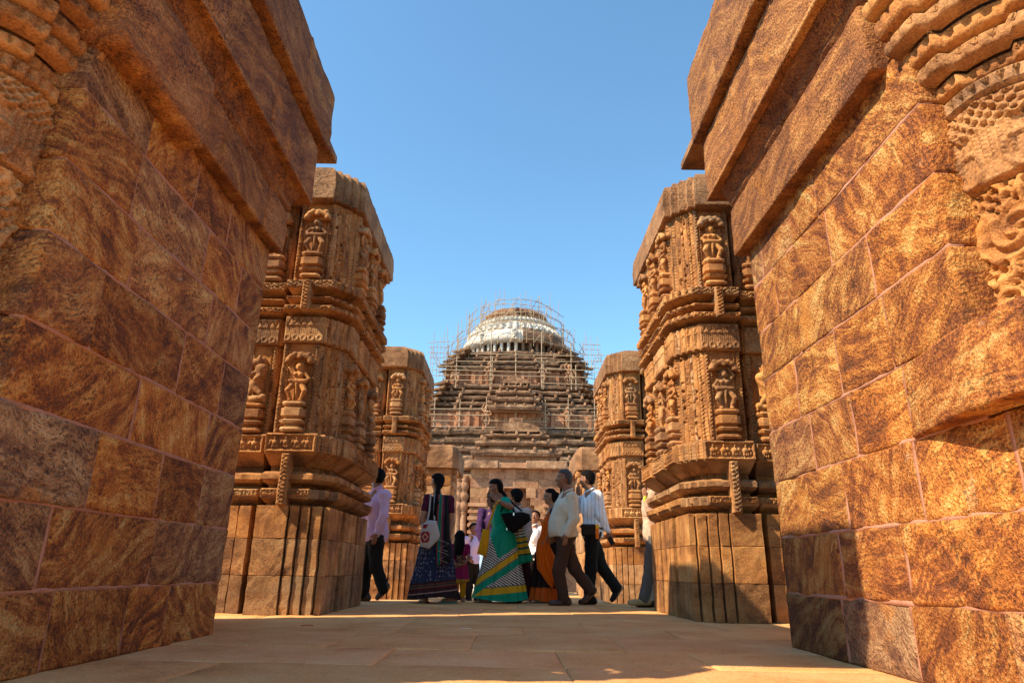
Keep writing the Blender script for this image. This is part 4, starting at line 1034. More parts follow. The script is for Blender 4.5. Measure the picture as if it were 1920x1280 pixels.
def hand(S, w, d, side, r=1., spread=None, curl=.25):
    """palm, four bent fingers of unequal length and a thumb, added to the body's field. w wrist, d pointing direction, side = thumb side"""
    w = np.array(w, float); d = unit(d); t = unit(np.array(side, float) - d * np.dot(side, d)); nrm = np.cross(d, t)
    S.cap(w, w + d * .03 * r, .024 * r, .026 * r, .015)
    for q in (-.021, -.007, .007, .021): S.cap(w + d * .03 * r + t * q * .8 * r, w + d * .085 * r + t * q * r, .0135 * r, .012 * r, .012)
    for q, L in ((-.024, .055), (-.008, .072), (.008, .078), (.024, .068)):
        a = w + d * .085 * r + t * q * r; b = a + (d * .5 + nrm * curl * .3) * L * r; c_ = b + (d * .42 - nrm * -curl * .6) * L * r
        S.cap(a, b, .0095 * r, .0088 * r, .004); S.cap(b, c_, .0088 * r, .0075 * r, .003)
    a = w + d * .03 * r + t * .026 * r; b = a + (d * .6 + t * .6) * .038 * r; c_ = b + (d * .9 + t * .15) * .032 * r
    S.cap(a, b, .0125 * r, .0105 * r, .008); S.cap(b, c_, .0105 * r, .0085 * r, .004)
def head(S, c, fd, nod=0., s=1.):
    """face direction fd (horizontal); nod lowers the chin"""
    c = np.array(c, float); f = unit([fd[0], fd[1], -nod]); r = unit(np.cross(f, [0, 0, 1])); u = np.cross(r, f)
    yaw = math.degrees(math.atan2(f[1], f[0])); tl = math.degrees(math.asin(nod / math.hypot(1, nod))) if nod else 0
    P = lambda a, b, z: c + s * (f * a + r * b + u * z)
    S.ell(P(-.008, 0, .028), (.098 * s, .077 * s, .094 * s), .02, yaw, tl)
    S.ell(P(.022, 0, -.042), (.068 * s, .058 * s, .078 * s), .03, yaw, tl)
    S.ell(P(.062, 0, -.098), (.024 * s, .026 * s, .020 * s), .02, yaw)
    S.cap(P(.088, 0, .012), P(.109, 0, -.026), .009 * s, .014 * s, .01); S.ell(P(.098, .013, -.030), (.011 * s,) * 3, .006); S.ell(P(.098, -.013, -.030), (.011 * s,) * 3, .006)
    S.cap(P(.086, -.018, -.058), P(.086, .018, -.058), .009 * s, k=.004); S.cap(P(.083, -.015, -.073), P(.083, .015, -.073), .010 * s, k=.004)
    S.cap(P(.080, -.042, .026), P(.083, .042, .026), .010 * s, k=.012)
    for q in (-1, 1):
        S.ell(P(-.008, q * .078, -.012), (.022 * s, .012 * s, .033 * s), .008, yaw, tl); S.ell(P(.052, q * .046, -.025), (.026 * s, .022 * s, .026 * s), .02, yaw)
    return P
def eyes(P, body, s=1.):
    for q in (-1, 1):
        V, Fs = lathe(0, 0, [(-.011, 0), (-.008, .008), (0, .011), (.008, .008), (.011, 0)], 8); obj('eye', V * s + P(.079, q * .032, .006), Fs, M_eye, body, smooth=True)
        V, Fs = lathe(0, 0, [(-.006, 0), (-.004, .005), (0, .006), (.004, .005), (.006, 0)], 6); obj('pupil', V * s + P(.0865, q * .031, .006), Fs, M_hair, body)
        V, Fs = tube([P(.088, q * .016, .027), P(.090, q * .034, .033), P(.076, q * .052, .025)], [.003, .005, .003], 5); obj('eyebrow', V, Fs, M_hair, body)
def mk(root, name, S, mat, h=.009, cut=None, disp=None, parent=None, tint=None):
    V, Q = S.build(h, cut, disp)
    return obj(name, V, Q, mat, parent or root, smooth=True, tint=tint)
def hair_man(root, P, c, s=1., mat=None, crop=0.0):
    S = Sdf(); S.ell(P(-.016, 0, .042), (.108 * s, .090 * s, .102 * s), .02, tilt=0); S.ell(P(-.05, 0, -.01), (.07 * s, .078 * s, .085 * s), .03)
    f = P(1, 0, 0) - P(0, 0, 0); u = P(0, 0, 1) - P(0, 0, 0); o = P(0, 0, 0)
    f = unit(f); u = unit(u)
    def cut(X, Y, Z):
        a = (X - o[0]) * f[0] + (Y - o[1]) * f[1] + (Z - o[2]) * f[2]; z = (X - o[0]) * u[0] + (Y - o[1]) * u[1] + (Z - o[2]) * u[2]
        line = np.where(a > -.01, .052 + crop + .25 * np.clip(a - .0, 0, 1), np.where(a > -.055, .0, -.075))
        return np.maximum(line - z, a - .078)
    return mk(root, 'hair', S, mat or M_hair, .008, cut, lambda X, Y, Z: .006 * vnoise(np.stack([X, Y, Z], -1), 55, 3, 2))
def hair_woman(root, P, s=1., bun=None, plait=None, loose=None):
    S = Sdf(); S.ell(P(-.014, 0, .038), (.106 * s, .089 * s, .100 * s), .02); S.ell(P(-.055, 0, -.02), (.065 * s, .08 * s, .09 * s), .03)
    if bun is not None: S.ell(P(*bun), (.062 * s, .062 * s, .06 * s), .012)
    if plait:
        for a, b in zip(plait, plait[1:]): S.cap(a, b, .033, .03, .012)
    if loose:
        for a, b in zip(loose, loose[1:]): S.cap(a, b, .075, .07, .03)
    o = P(0, 0, 0); f = unit(P(1, 0, 0) - o); u = unit(P(0, 0, 1) - o)
    def cut(X, Y, Z):
        a = (X - o[0]) * f[0] + (Y - o[1]) * f[1] + (Z - o[2]) * f[2]; z = (X - o[0]) * u[0] + (Y - o[1]) * u[1] + (Z - o[2]) * u[2]
        return np.where(a > -.03, .045 + .5 * np.clip(a, 0, 1) - z, -1)
    return mk(root, 'hair', S, M_hair, .0085, cut, lambda X, Y, Z: .005 * vnoise(np.stack([X, Y, Z * .4], -1), 60, 3, 2))
def leg(S, hip, knee, ank, r=(.085, .058, .042)):
    S.cap(hip, knee, r[0], r[1], .03); S.cap(np.array(knee, float), ank, r[1], r[2], .02)
def trousers(root, L, mat, waist, r=(.105, .080, .072), hipr=(.13, .17, .12), hipc=None, name='trousers', sd=0, cutz=None):
    S = Sdf(); S.ell(hipc, hipr, .05)
    for hip, knee, ank in L: S.cap(hip, knee, r[0], r[1], .03); S.cap(knee, ank, r[1], r[2], .03)
    return mk(root, name, S, mat, .010, lambda X, Y, Z: np.maximum(Z - waist, -1), folds(.017, 28, sd))
def shoe(root, heel, toe, mat=None, name='shoe', r=.042):
    heel = np.array(heel, float); toe = np.array(toe, float); d = unit(toe - heel); up = unit(np.array([0, 0, 1]) - d * d[2])
    S = Sdf(); S.cap(heel + up * .042, toe - d * .03 + up * .030, r * .95, r * .78, .02); S.cap(heel + up * .08 + d * .02, heel + up * .05 + d * .09, .04, .036, .03); S.cap(toe - d * .10 + up * .028, toe - d * .04 + up * .026, r * 1.08, r * .9, .02)
    def cut(X, Y, Z): return -((X - heel[0]) * up[0] + (Y - heel[1]) * up[1] + (Z - heel[2]) * up[2]) + .002
    return mk(root, name, S, mat, .0085, cut)
def sandal(root, heel, toe, mat):
    heel = np.array(heel, float); toe = np.array(toe, float); d = unit(toe - heel); L = np.linalg.norm(toe - heel); up = unit(np.array([0, 0, 1]) - d * d[2]); r = np.cross(d, up)
    n = 18; pts = []
    for k in range(n):
        t = 2 * math.pi * k / n; a = .5 + .5 * math.cos(t); w = .038 + .008 * math.cos(t); pts.append(heel + d * (a * L) + r * (w * math.sin(t)))
    V = [p for p in pts] + [p + up * .016 for p in pts]
    Fs = [tuple(range(n))[::-1], tuple(range(n, 2 * n))] + [(k, (k + 1) % n, n + (k + 1) % n, n + k) for k in range(n)]
    o = obj('sandal', V, Fs, mat, root)
    c_ = heel + d * (L * .62)
    V, Fs = tube([c_ + r * .042 + up * .012, c_ + r * .02 + up * .055 + d * .02, c_ - r * .02 + up * .055 + d * .02, c_ - r * .042 + up * .012], .008, 6); obj('sandal_strap', V, Fs, mat, o)
    return o
def foot(S, heel, toe):
    heel = np.array(heel, float); toe = np.array(toe, float); d = unit(toe - heel); up = np.array([0, 0, 1.])
    S.cap(heel + up * .035 + d * .03, toe + up * .022 - d * .05, .034, .028, .02); r = np.cross(d, up)
    for i, q in enumerate((-.024, -.01, .003, .015, .026)): S.cap(toe - d * .055 + up * .02 + r * q, toe - d * (.012 + .006 * i) + up * .014 + r * q, .010, .009, .004)
def skirt(root, rings, nf, mat, amp=.016, sd=0, name='saree_skirt', n=110):
    """rings: (z, cx, cy, rx, ry); soft pleats that grow towards the hem"""
    zz = np.array([r[0] for r in rings]); m_ = 34
    V = []
    for j in range(m_):
        q = j / (m_ - 1); z = zz[0] + (zz[-1] - zz[0]) * q
        o = np.argsort(zz); I = [np.interp(z, zz[o], np.array([r[k] for r in rings])[o]) for k in (1, 2, 3, 4)]
        for k in range(n):
            t = 2 * math.pi * k / n
            f = 1 + amp * q * (math.sin(nf * t + 2.2 * q + sd) + .6 * math.sin(nf * 1.7 * t + 5 * q + sd * 3)) / I[2] * .9
            V.append((I[0] + I[2] * f * math.cos(t), I[1] + I[3] * f * math.sin(t), z + (.02 * math.sin(2 * t + sd) * q)))
    V = np.array(V); V = V + (.012 * vnoise(V * np.array([1, 1, .5]), 9, sd, 2))[:, None] * np.array([1, 1, 0])
    Q = []
    for j in range(m_ - 1):
        for k in range(n): Q.append((j * n + k, (j + 1) * n + k, (j + 1) * n + (k + 1) % n, j * n + (k + 1) % n))
    Q.append(tuple(range((m_ - 1) * n, m_ * n)))
    return obj(name, V, Q, mat, root, smooth=True)
def sheet(root, name, path, widths, mat, nrm=(0, -1, 0), nu=22, wave=.02, nw=3, sd=0, thick=.006):
    """hanging strip of cloth: path = centre points, widths = half-width vectors"""
    path = [np.array(p, float) for p in path]; widths = [np.array(p, float) for p in widths]; nrm = np.array(nrm, float)
    m_ = 6 * (len(path) - 1) + 1; V = []
    for side in (0, 1):
        for j in range(m_):
            q = j / (m_ - 1) * (len(path) - 1); i = min(int(q), len(path) - 2); t = q - i
            t2 = t
            c = path[i] * (1 - t2) + path[i + 1] * t2; w = widths[i] * (1 - t2) + widths[i + 1] * t2
            for k in range(nu):
                a = -1 + 2 * k / (nu - 1)
                V.append(c + w * a + nrm * (wave * math.sin(a * nw * math.pi + sd + q * .9) * (.4 + .6 * j / m_) + side * -thick))
    V = np.array(V); V += (.006 * vnoise(V, 12, sd, 2))[:, None] * nrm
    q1 = gridfaces(m_, nu); q2 = gridfaces(m_, nu, m_ * nu, True); B = m_ * nu
    ed = []
    for j in range(m_ - 1): ed += [(j * nu, (j + 1) * nu, B + (j + 1) * nu, B + j * nu), (j * nu + nu - 1, B + j * nu + nu - 1, B + (j + 1) * nu + nu - 1, (j + 1) * nu + nu - 1)]
    for k in range(nu - 1): ed += [(k, k + 1, B + k + 1, B + k), ((m_ - 1) * nu + k, B + (m_ - 1) * nu + k, B + (m_ - 1) * nu + k + 1, (m_ - 1) * nu + k + 1)]
    return obj(name, V, np.concatenate([q1, q2, np.array(ed)]), mat, root, smooth=True)
def bracelet(root, c, d, r, mat=None, name='bangle'):
    d = unit(d); a = unit(np.cross(d, [0.3, .9, .2])); b = np.cross(d, a)
    pts = [np.array(c) + r * (a * math.cos(t) + b * math.sin(t)) for t in np.linspace(0, 2 * math.pi, 17)]
    V, Fs = tube(pts, .0055, 6, caps=False); obj(name, V, Fs, mat or M_gold, root, smooth=True)
def person(label, loc): return thing('person', label, 'person', loc)

# patterned cloths
def mat_green_saree():
    N = NT('green_striped_saree', .7, .2); P = N.obj(); x, y, z = N.xyz(P); f = N.noise(P, 9, 3)
    wob = N.math('MULTIPLY', N.math('SUBTRACT', f, .5), .05)
    xs = N.math('ADD', x, wob)
    s1 = N.math('FRACT', N.math('MULTIPLY', N.math('ADD', N.math('ADD', N.math('MULTIPLY', xs, -.55), z), N.math('MULTIPLY', N.math('ABSOLUTE', N.math('ADD', xs, .23)), 1.1)), 30.))
    stripes = N.mix(N.math('LESS_THAN', s1, .52), (.66, .62, .54), (.018, .013, .012))
    teal = N.mix(f, (.0, .19, .11), (.005, .30, .17)); yel = (.60, .34, .012); gry = (.13, .11, .10)
    # hem of the under layer, then the wrapped edge that climbs to the right, then plain green over the hip
    c = N.mix(N.math('LESS_THAN', N.math('ADD', z, N.math('MULTIPLY', xs, -.10)), .22), stripes, gry)
    c = N.mix(N.math('LESS_THAN', N.math('ADD', z, N.math('MULTIPLY', xs, -.10)), .205), c, yel)
    c = N.mix(N.math('LESS_THAN', N.math('ADD', z, N.math('MULTIPLY', xs, -.10)), .12), c, teal)
    e = N.math('SUBTRACT', z, N.math('ADD', N.math('MULTIPLY', N.math('ADD', xs, .45), .66), .12))
    up = N.math('GREATER_THAN', e, -.095)
    c2 = N.mix(N.math('LESS_THAN', e, .115), stripes, gry); c2 = N.mix(N.math('LESS_THAN', e, .10), c2, yel); c2 = N.mix(N.math('LESS_THAN', e, .015), c2, gry); c2 = N.mix(N.math('LESS_THAN', e, .0), c2, teal)
    inb = N.math('MULTIPLY', up, N.math('GREATER_THAN', N.math('ADD', z, N.math('MULTIPLY', xs, -.6)), .24))
    c = N.mix(inb, c, c2)
    g = N.math('GREATER_THAN', N.math('ADD', N.math('MULTIPLY', xs, 1.0), N.math('MULTIPLY', N.math('SUBTRACT', z, .5), .42)), .02)
    g = N.math('MULTIPLY', g, N.math('GREATER_THAN', e, .17))
    c = N.mix(g, c, teal)
    N.col(c); N.bump(N.math('ADD', f, N.math('MULTIPLY', N.noise(N.vec('MULTIPLY', P, (1, 1, .25)), 30, 2), .8)), .4, .01); return N.m
def mat_bands(name, base, bands, dots=None, axis=2, slope=0., rough=.75):
    """bands: list of (upper limit along the axis, colour), lowest first"""
    N = NT(name, rough, .2); P = N.obj(); q = N.xyz(P); f = N.noise(P, 12, 3)
    v = N.math('ADD', N.math('ADD', q[axis], N.math('MULTIPLY', q[0 if axis == 2 else 2], slope)), N.math('MULTIPLY', N.math('SUBTRACT', f, .5), .02))
    c = N.mix(f, tuple(b * .8 for b in base), tuple(b * 1.2 for b in base))
    if dots:
        vo = N.n('ShaderNodeTexVoronoi'); N.l(N.vec('MULTIPLY', P, (1, 1, .7)), vo.inputs['Vector']); vo.inputs['Scale'].default_value = dots[1]; vo.inputs['Randomness'].default_value = .55
        c = N.mix(N.mapr(vo.outputs['Distance'], .34, .24), c, dots[0])
    for lim, col in reversed(bands): c = N.mix(N.math('LESS_THAN', v, lim), c, col)
    N.col(c); N.bump(N.math('ADD', f, N.math('MULTIPLY', N.noise(N.vec('MULTIPLY', P, (1, 1, .25)), 30, 2), .8)), .4, .01); return N.m

# --- man in grey shirt and brown trousers, striding left
def walker(label, loc, J, skin, shirt, trou, shoes, hairm=None, crop=0., near=-1, fd=(-1, 0), nod=0., belly=.0, glasses=False, arm_far=None, fat=1., sandals=False, hem=.0, collar=True, hs=1.):
    """J: joints in the person's own frame (x along the picture, y away from the camera, z up)"""
    root = person(label, loc); L = np.array(loc, float); W = lambda p: np.array(p, float) + L
    B = Sdf(); P = head(B, W(J['head']), fd, nod, hs)
    ch = W(J['chest']); pl = W(J['pelvis'])
    B.cap(W(J['neck']), W(J['head']) - np.array([0, 0, .05]), .055, .05, .03)
    B.cap(W(J['neck']), (ch + W(J['neck'])) / 2, .06, .11, .05); B.ell(ch, (.11 * fat, .15 * fat, .17), .06); B.ell(pl, (.11 * fat, .14 * fat, .13), .08); B.cap(ch, pl, .11 * fat, .11 * fat, .06)
    for sh, el, wr, hd, th in J['arms']:
        B.cap(W(sh), W(el), .046, .038, .03); B.cap(W(el), W(wr), .038, .027, .012); hand(B, W(wr), hd, th)
    for hip, knee, ank, heel, toe in J['legs']: leg(B, W(hip), W(knee), W(ank)); foot(B, W(heel), W(toe))
    body = mk(root, 'body', B, skin, .0078); eyes(P, body, hs)
    hair_man(root, P, None, hs, hairm, crop)
    S = Sdf(); S.ell(ch, (.135 * fat, .185 * fat, .19), .06); S.cap(ch, pl + np.array([0, 0, .08]), .135 * fat, .145 * fat, .06); S.cap(W(J['neck']) - np.array([0, 0, .02]), ch, .075, .12, .06)
    if belly: S.ell((ch + pl) / 2 + np.array([fd[0] * belly, 0, -.05]), (.15, .17, .2), .08)
    S.ell(pl + np.array([0, 0, .0]), (.15 * fat, .175 * fat, .2), .06)
    for sh, el, wr, hd, th in J['arms']:
        S.ell(W(sh), (.075, .075, .075), .05); S.cap(W(sh), W(el), .072, .060, .03)
        if J.get('long', True): S.cap(W(el), W(el) + (W(wr) - W(el)) * .92, .060, .044, .015)
    hz = L[2] + J['hem']; nk = L[2] + J['neck'][2] - .005
    mk(root, 'shirt', S, shirt, .0095, lambda X, Y, Z: np.maximum(hz + .012 * np.sin(X * 22) - Z, Z - nk), folds(.019, 28, int(L[0] * 50)))
    if collar:
        c_ = W(J['neck']) + np.array([0, 0, -.012]); pts = [c_ + np.array([.068 * math.cos(t), .072 * math.sin(t), .034 * math.cos(t) * (1 if fd[0] < 0 else -1)]) for t in np.linspace(0, 2 * math.pi, 19)]
        V, Fs = tube(pts, .014, 6, caps=False); obj('collar', V, Fs, shirt, root, smooth=True)
    trousers(root, [(W(a), W(b), W(c_)) for a, b, c_, _, _ in J['legs']], trou, L[2] + J['pelvis'][2] + .16, hipc=pl + np.array([0, 0, .02]), hipr=(.14 * fat, .165 * fat, .14), sd=int(abs(L[1]) * 9))
    for _, _, _, heel, toe in J['legs']:
        shoe(root, W(heel), W(toe), shoes)
    if glasses:
        for q in (-1, 1):
            pts = [P(.100 + .004 * math.cos(t), q * .033 + .022 * math.cos(t), .004 + .017 * math.sin(t)) for t in np.linspace(0, 2 * math.pi, 13)]
            V, Fs = tube(pts, .0022, 5, caps=False); obj('spectacle_rim', V, Fs, M_gold, root)
            V, Fs = tube([P(.098, q * .055, .008), P(.0, q * .083, .012)], .0022, 5); obj('spectacle_arm', V, Fs, M_gold, root)
    return root, P, W
c_grey = cloth('pale_grey_shirt_cloth', (.62, .56, .43)); c_brown = cloth('brown_trouser_cloth', (.065, .034, .022)); c_black = cloth('black_trouser_cloth', (.014, .012, .011)); M_leath = plain('brown_leather', (.07, .032, .02), .5, .4, .2, 20); M_bleath = plain('black_leather', (.012, .010, .009), .6, .2, .2, 20)
walker('stout man in pale grey shirt, brown trousers and glasses striding left', (.74, 9.5, 0), dict(
    head=(.02, 0, 1.655), neck=(.075, 0, 1.50), chest=(.05, 0, 1.24), pelvis=(.03, 0, .88), hem=.865,
    arms=[((.115, -.17, 1.385), (.14, -.235, 1.09), (.035, -.245, .905), (-.22, -.02, -1), (-1, 0, 0)), ((.07, .18, 1.385), (.05, .25, 1.10), (-.10, .22, .93), (-.4, 0, -1), (-1, 0, 0))],
    legs=[((.03, -.09, .84), (-.06, -.10, .44), (.0, -.10, .10), (.07, -.10, 0.0), (-.20, -.10, 0.0)), ((.03, .09, .84), (.16, .09, .47), (.37, .09, .20), (.455, .09, .17), (.27, .09, .005))]),
    M_skin2, c_grey, c_brown, M_leath, M_ghair, crop=.02, belly=.09, glasses=True, fat=1.12)
c_strp = cloth('white_striped_shirt_cloth', (.80, .82, .86), stripe=(0, .05, .12, (.28, .42, .40)))
rootW, PW, WW = walker('man in a white striped shirt and dark trousers walking left with a phone', (1.17, 9.95, 0), dict(
    head=(-.03, 0, 1.71), neck=(.01, 0, 1.57), chest=(.02, 0, 1.32), pelvis=(.03, 0, .93), hem=.90,
    arms=[((.09, -.17, 1.46), (.135, -.22, 1.16), (.225, -.24, .97), (.35, -.03, -1), (-1, 0, -.3)), ((-.01, .18, 1.45), (-.17, .20, 1.28), (-.16, .05, 1.47), (0, -.3, 1), (1, 0, 0))],
    legs=[((.02, -.09, .88), (-.01, -.10, .47), (-.045, -.10, .11), (.03, -.10, 0.0), (-.19, -.10, 0.0)), ((.03, .09, .88), (.17, .09, .49), (.36, .09, .225), (.445, .09, .21), (.31, .09, .02))]),
    M_skin2, c_strp, c_black, M_bleath, fd=(-.85, .5), fat=.94)
V, Fs = rough_box(1.395, 1.465, 9.685, 9.70, .78, .90, step=.05, r=.006, amp=0); V = rot_about(V, np.array([1.43, 9.69, .84]), 'Y', -.5)
top(obj('phone', V, Fs, M_bleath), 'dark mobile phone held low by the man in the striped shirt', 'phone')
pch = thing('camera_pouch', 'black camera pouch with an orange tag worn at the waist of the striped-shirt man', 'pouch', (1.12, 9.72, .93))
V, Fs = rough_box(1.02, 1.21, 9.66, 9.75, .90, 1.05, step=.03, r=.025, amp=.003); obj('body', V, Fs, M_bleath, pch, smooth=True)
V, Fs = rough_box(1.015, 1.215, 9.65, 9.755, 1.0, 1.06, step=.03, r=.02, amp=.002); obj('flap', V, Fs, M_bleath, pch, smooth=True)
V, Fs = rough_box(1.215, 1.262, 9.665, 9.685, .86, 1.06, step=.05, r=.006, amp=.003); obj('tag', V, Fs, plain('orange_tag', (.75, .17, .01)), pch)
V, Fs = rough_box(1.217, 1.268, 9.66, 9.67, 1.0, 1.055, step=.05, r=.004, amp=.001); obj('tag_top', V, Fs, plain('yellow_tag', (.8, .5, .03)), pch)
V, Fs = tube([(1.0, 9.75, 1.03), (1.1, 9.72, 1.035), (1.24, 9.73, 1.03), (1.36, 9.85, 1.0)], .012, 6); obj('strap', V, Fs, M_bleath, pch)
walker('man in lilac shirt and black trousers, half hidden by the left pier', (-1.84, 9.6, 0), dict(
    head=(-.05, .03, 1.64), neck=(-.03, 0, 1.50), chest=(-.02, 0, 1.22), pelvis=(.01, 0, .84), hem=.76,
    arms=[((.10, -.12, 1.38), (.12, -.20, 1.1), (.05, -.22, .88), (-.2, 0, -1), (-1, 0, 0)), ((-.14, .12, 1.38), (-.2, .18, 1.1), (-.25, .12, .9), (-.3, 0, -1), (1, 0, 0))],
    legs=[((-.06, .05, .80), (-.10, .05, .42), (-.12, .05, .09), (-.04, .05, 0), (-.28, .05, 0)), ((.04, -.06, .80), (.05, -.06, .44), (.17, -.06, .17), (.25, -.06, .18), (.11, -.06, .015))]),
    M_skin2, cloth('lilac_shirt_cloth', (.60, .42, .60)), c_black, M_leath, fd=(-.75, .65))
walker('man in a fawn kurta and grey trousers mostly hidden by the right pier', (1.93, 9.35, 0), dict(
    head=(.03, 0, 1.66), neck=(.05, 0, 1.52), chest=(.04, 0, 1.27), pelvis=(.04, 0, .88), hem=.82,
    arms=[((.0, -.15, 1.41), (-.02, -.22, 1.14), (-.10, -.20, 1.36), (-.1, 0, 1), (1, 0, 0)), ((.1, .17, 1.41), (.14, .22, 1.1), (.08, .22, .9), (-.2, 0, -1), (-1, 0, 0))],
    legs=[((.02, -.08, .84), (-.06, -.09, .47), (-.16, -.09, .12), (-.10, -.09, .03), (-.37, -.09, .03)), ((.04, .09, .84), (.12, .09, .46), (.2, .09, .12), (.3, .09, .08), (.05, .09, .0))]),
    M_skin, cloth('fawn_kurta_cloth', (.60, .40, .30)), cloth('grey_trouser_cloth', (.13, .115, .105)), plain('beige_shoe', (.42, .28, .13), .6))
V, Fs = rough_box(1.795, 1.85, 9.10, 9.16, 1.30, 1.40, step=.03, r=.025, amp=.004); top(obj('plastic_bottle', V, Fs, plain('lime_plastic', (.45, .55, .02), .4)), 'lime green plastic bottle held by the man behind the right pier', 'bottle')
walker('person in white trousers walking beside the man behind the right pier', (1.99, 9.5, 0), dict(
    head=(.03, 0, 1.6), neck=(.05, 0, 1.47), chest=(.04, 0, 1.22), pelvis=(.04, 0, .86), hem=.8,
    arms=[((.1, -.15, 1.36), (.14, -.22, 1.1), (.1, -.22, .9), (-.2, 0, -1), (-1, 0, 0)), ((.1, .17, 1.36), (.14, .22, 1.1), (.08, .22, .9), (-.2, 0, -1), (-1, 0, 0))],
    legs=[((.0, -.08, .82), (-.08, -.09, .46), (-.12, -.09, .12), (-.06, -.09, .0), (-.3, -.09, .0)), ((.04, .09, .82), (.14, .09, .46), (.26, .09, .14), (.36, .09, .1), (.12, .09, .0))]),
    M_skin2, cloth('white_kurta_cloth', (.6, .58, .55)), cloth('white_trouser_cloth', (.62, .62, .64)), M_leath)

# --- woman in the green saree, hand at her mouth
def woman(label, loc, J, skin, blouse, fd=(-1, 0), nod=0., hair={}, s=1.):
    root = person(label, loc); L = np.array(loc, float); W = lambda p: np.array(p, float) + L
    B = Sdf(); P = head(B, W(J['head']), fd, nod, .95 * s); ch = W(J['chest']); pl = W(J['pelvis'])
    B.cap(W(J['neck']), W(J['head']) - np.array([0, 0, .05]), .046, .043, .03); B.cap(W(J['neck']), (ch + W(J['neck'])) / 2, .05, .1, .05)
    B.ell(ch, (.105 * s, .135 * s, .16 * s), .06); B.ell(pl, (.13 * s, .155 * s, .14 * s), .08); B.cap(ch, pl, .10 * s, .115 * s, .06)
    for sh, el, wr, hd, th in J['arms']: B.cap(W(sh), W(el), .047 * s, .040 * s, .03); B.cap(W(el), W(wr), .040 * s, .025 * s, .012); hand(B, W(wr), hd, th, .92 * s)
    for hip, knee, ank, heel, toe in J['legs']: leg(B, W(hip), W(knee), W(ank), (.08 * s, .05 * s, .036 * s)); foot(B, W(heel), W(toe))
    body = mk(root, 'body', B, skin, .0078); eyes(P, body, .95 * s)
    hk = {k: ([W(p) for p in v] if k in ('plait', 'loose') else v) for k, v in hair.items()}
    hair_woman(root, P, .95 * s, **hk)
    S = Sdf(); S.ell(ch, (.125 * s, .155 * s, .17 * s), .05); S.ell(ch + np.array([fd[0] * .06, fd[1] * .06, -.03]), (.09 * s, .13 * s, .085 * s), .05); S.cap(W(J['neck']) - np.array([0, 0, .05]), ch, .06, .11, .05)
    for sh, el, wr, hd, th in J['arms']: S.ell(W(sh), (.066 * s,) * 3, .04); S.cap(W(sh), W(sh) + (W(el) - W(sh)) * .5, .062 * s, .056 * s, .02)
    hz = ch[2] - .20; nk = L[2] + J['neck'][2] + .0
    mk(root, 'blouse', S, blouse, .009, lambda X, Y, Z: np.maximum(hz - Z, Z - nk), folds(.005, 30, 3))
    return root, P, W
c_teal = cloth('teal_blouse_cloth', (.0, .27, .16), rough=.6); M_gs = mat_green_saree()
root, P, W = woman('woman in a green, black and white striped saree with her hand at her mouth', (-.12, 9.9, 0), dict(
    head=(-.085, 0, 1.565), neck=(-.005, 0, 1.42), chest=(.03, 0, 1.20), pelvis=(.03, 0, .87),
    arms=[((.065, -.155, 1.36), (.135, -.31, 1.27), (-.06, -.27, 1.36), (-.55, .25, .65), (0, .2, 1)), ((.04, .16, 1.33), (-.05, .22, 1.12), (-.13, .06, 1.28), (-.4, -.2, .7), (0, -.2, 1))],
    legs=[((.0, -.08, .84), (-.12, -.08, .45), (-.16, -.08, .08), (-.09, -.08, 0), (-.33, -.08, 0)), ((.05, .08, .84), (.13, .08, .45), (.27, .08, .10), (.36, .08, .06), (.14, .08, .0))]),
    M_skin2, c_teal, fd=(-1, .0), nod=.32, hair=dict(plait=[(.0, 0, 1.52), (.06, -.02, 1.44), (.13, -.03, 1.33), (.19, -.03, 1.2)]))
skirt(root, [(.98, -.09, 9.9, .165, .165), (.86, -.08, 9.9, .205, .19), (.6, -.09, 9.9, .25, .2), (.3, -.10, 9.9, .31, .22), (.045, -.11, 9.9, .37, .24)], 15, M_gs, amp=.022, sd=1)
S = Sdf(); S.ell(W((.03, 0, 1.16)), (.15, .18, .2), .05); S.cap(W((.03, 0, 1.1)), W((.04, 0, .95)), .15, .165, .06); S.ell(W((.03, -.05, 1.3)), (.12, .14, .1), .04)
mk(root, 'saree_drape', S, c_teal, .0095, lambda X, Y, Z: np.maximum(np.maximum(.9 - Z, Z - 1.385), (Z - 1.02) - (X + .36) * 1.6), folds(.022, 26, 5, .6))
sheet(root, 'pallu', [W((.17, -.03, 1.28)), W((.26, -.10, 1.02)), W((.31, -.14, .78)), W((.36, -.15, .53))], [(.05, .05, 0), (.075, -.03, 0), (.095, -.05, .01), (.115, -.05, .03)], mat_bands('striped_pallu', (.5, .47, .41), [(.58, (.005, .2, .11)), (.60, (.02, .02, .02)), (.66, (.45, .26, .012)), (.69, (.01, .07, .05)), (.74, (.45, .26, .012)), (.77, (.01, .07, .05)), (.82, (.45, .26, .012)), (.84, (.02, .1, .06)), (.86, (.5, .47, .41)), (.875, (.02, .015, .015)), (.90, (.5, .47, .41)), (.915, (.02, .015, .015)), (.94, (.5, .47, .41)), (.955, (.02, .015, .015)), (.98, (.5, .47, .41)), (1.0, (.02, .015, .015))], slope=-.15), nrm=(.35, -.94, 0), wave=.022, nw=2.2, sd=2)
bracelet(root, W((-.038, -.275, 1.346)), (-.55, .1, .5), .034); bracelet(root, W((-.026, -.278, 1.338)), (-.55, .1, .5), .036)
V, Fs = tube([P(-.005, -.074, -.05), P(.0, -.077, -.062)], .007, 6); obj('earring', V, Fs, M_gold, root)
sandal(root, W((-.08, -.08, 0)), W((-.35, -.08, 0)), M_leath); sandal(root, W((.36, .08, .03)), W((.13, .08, 0)), M_leath)
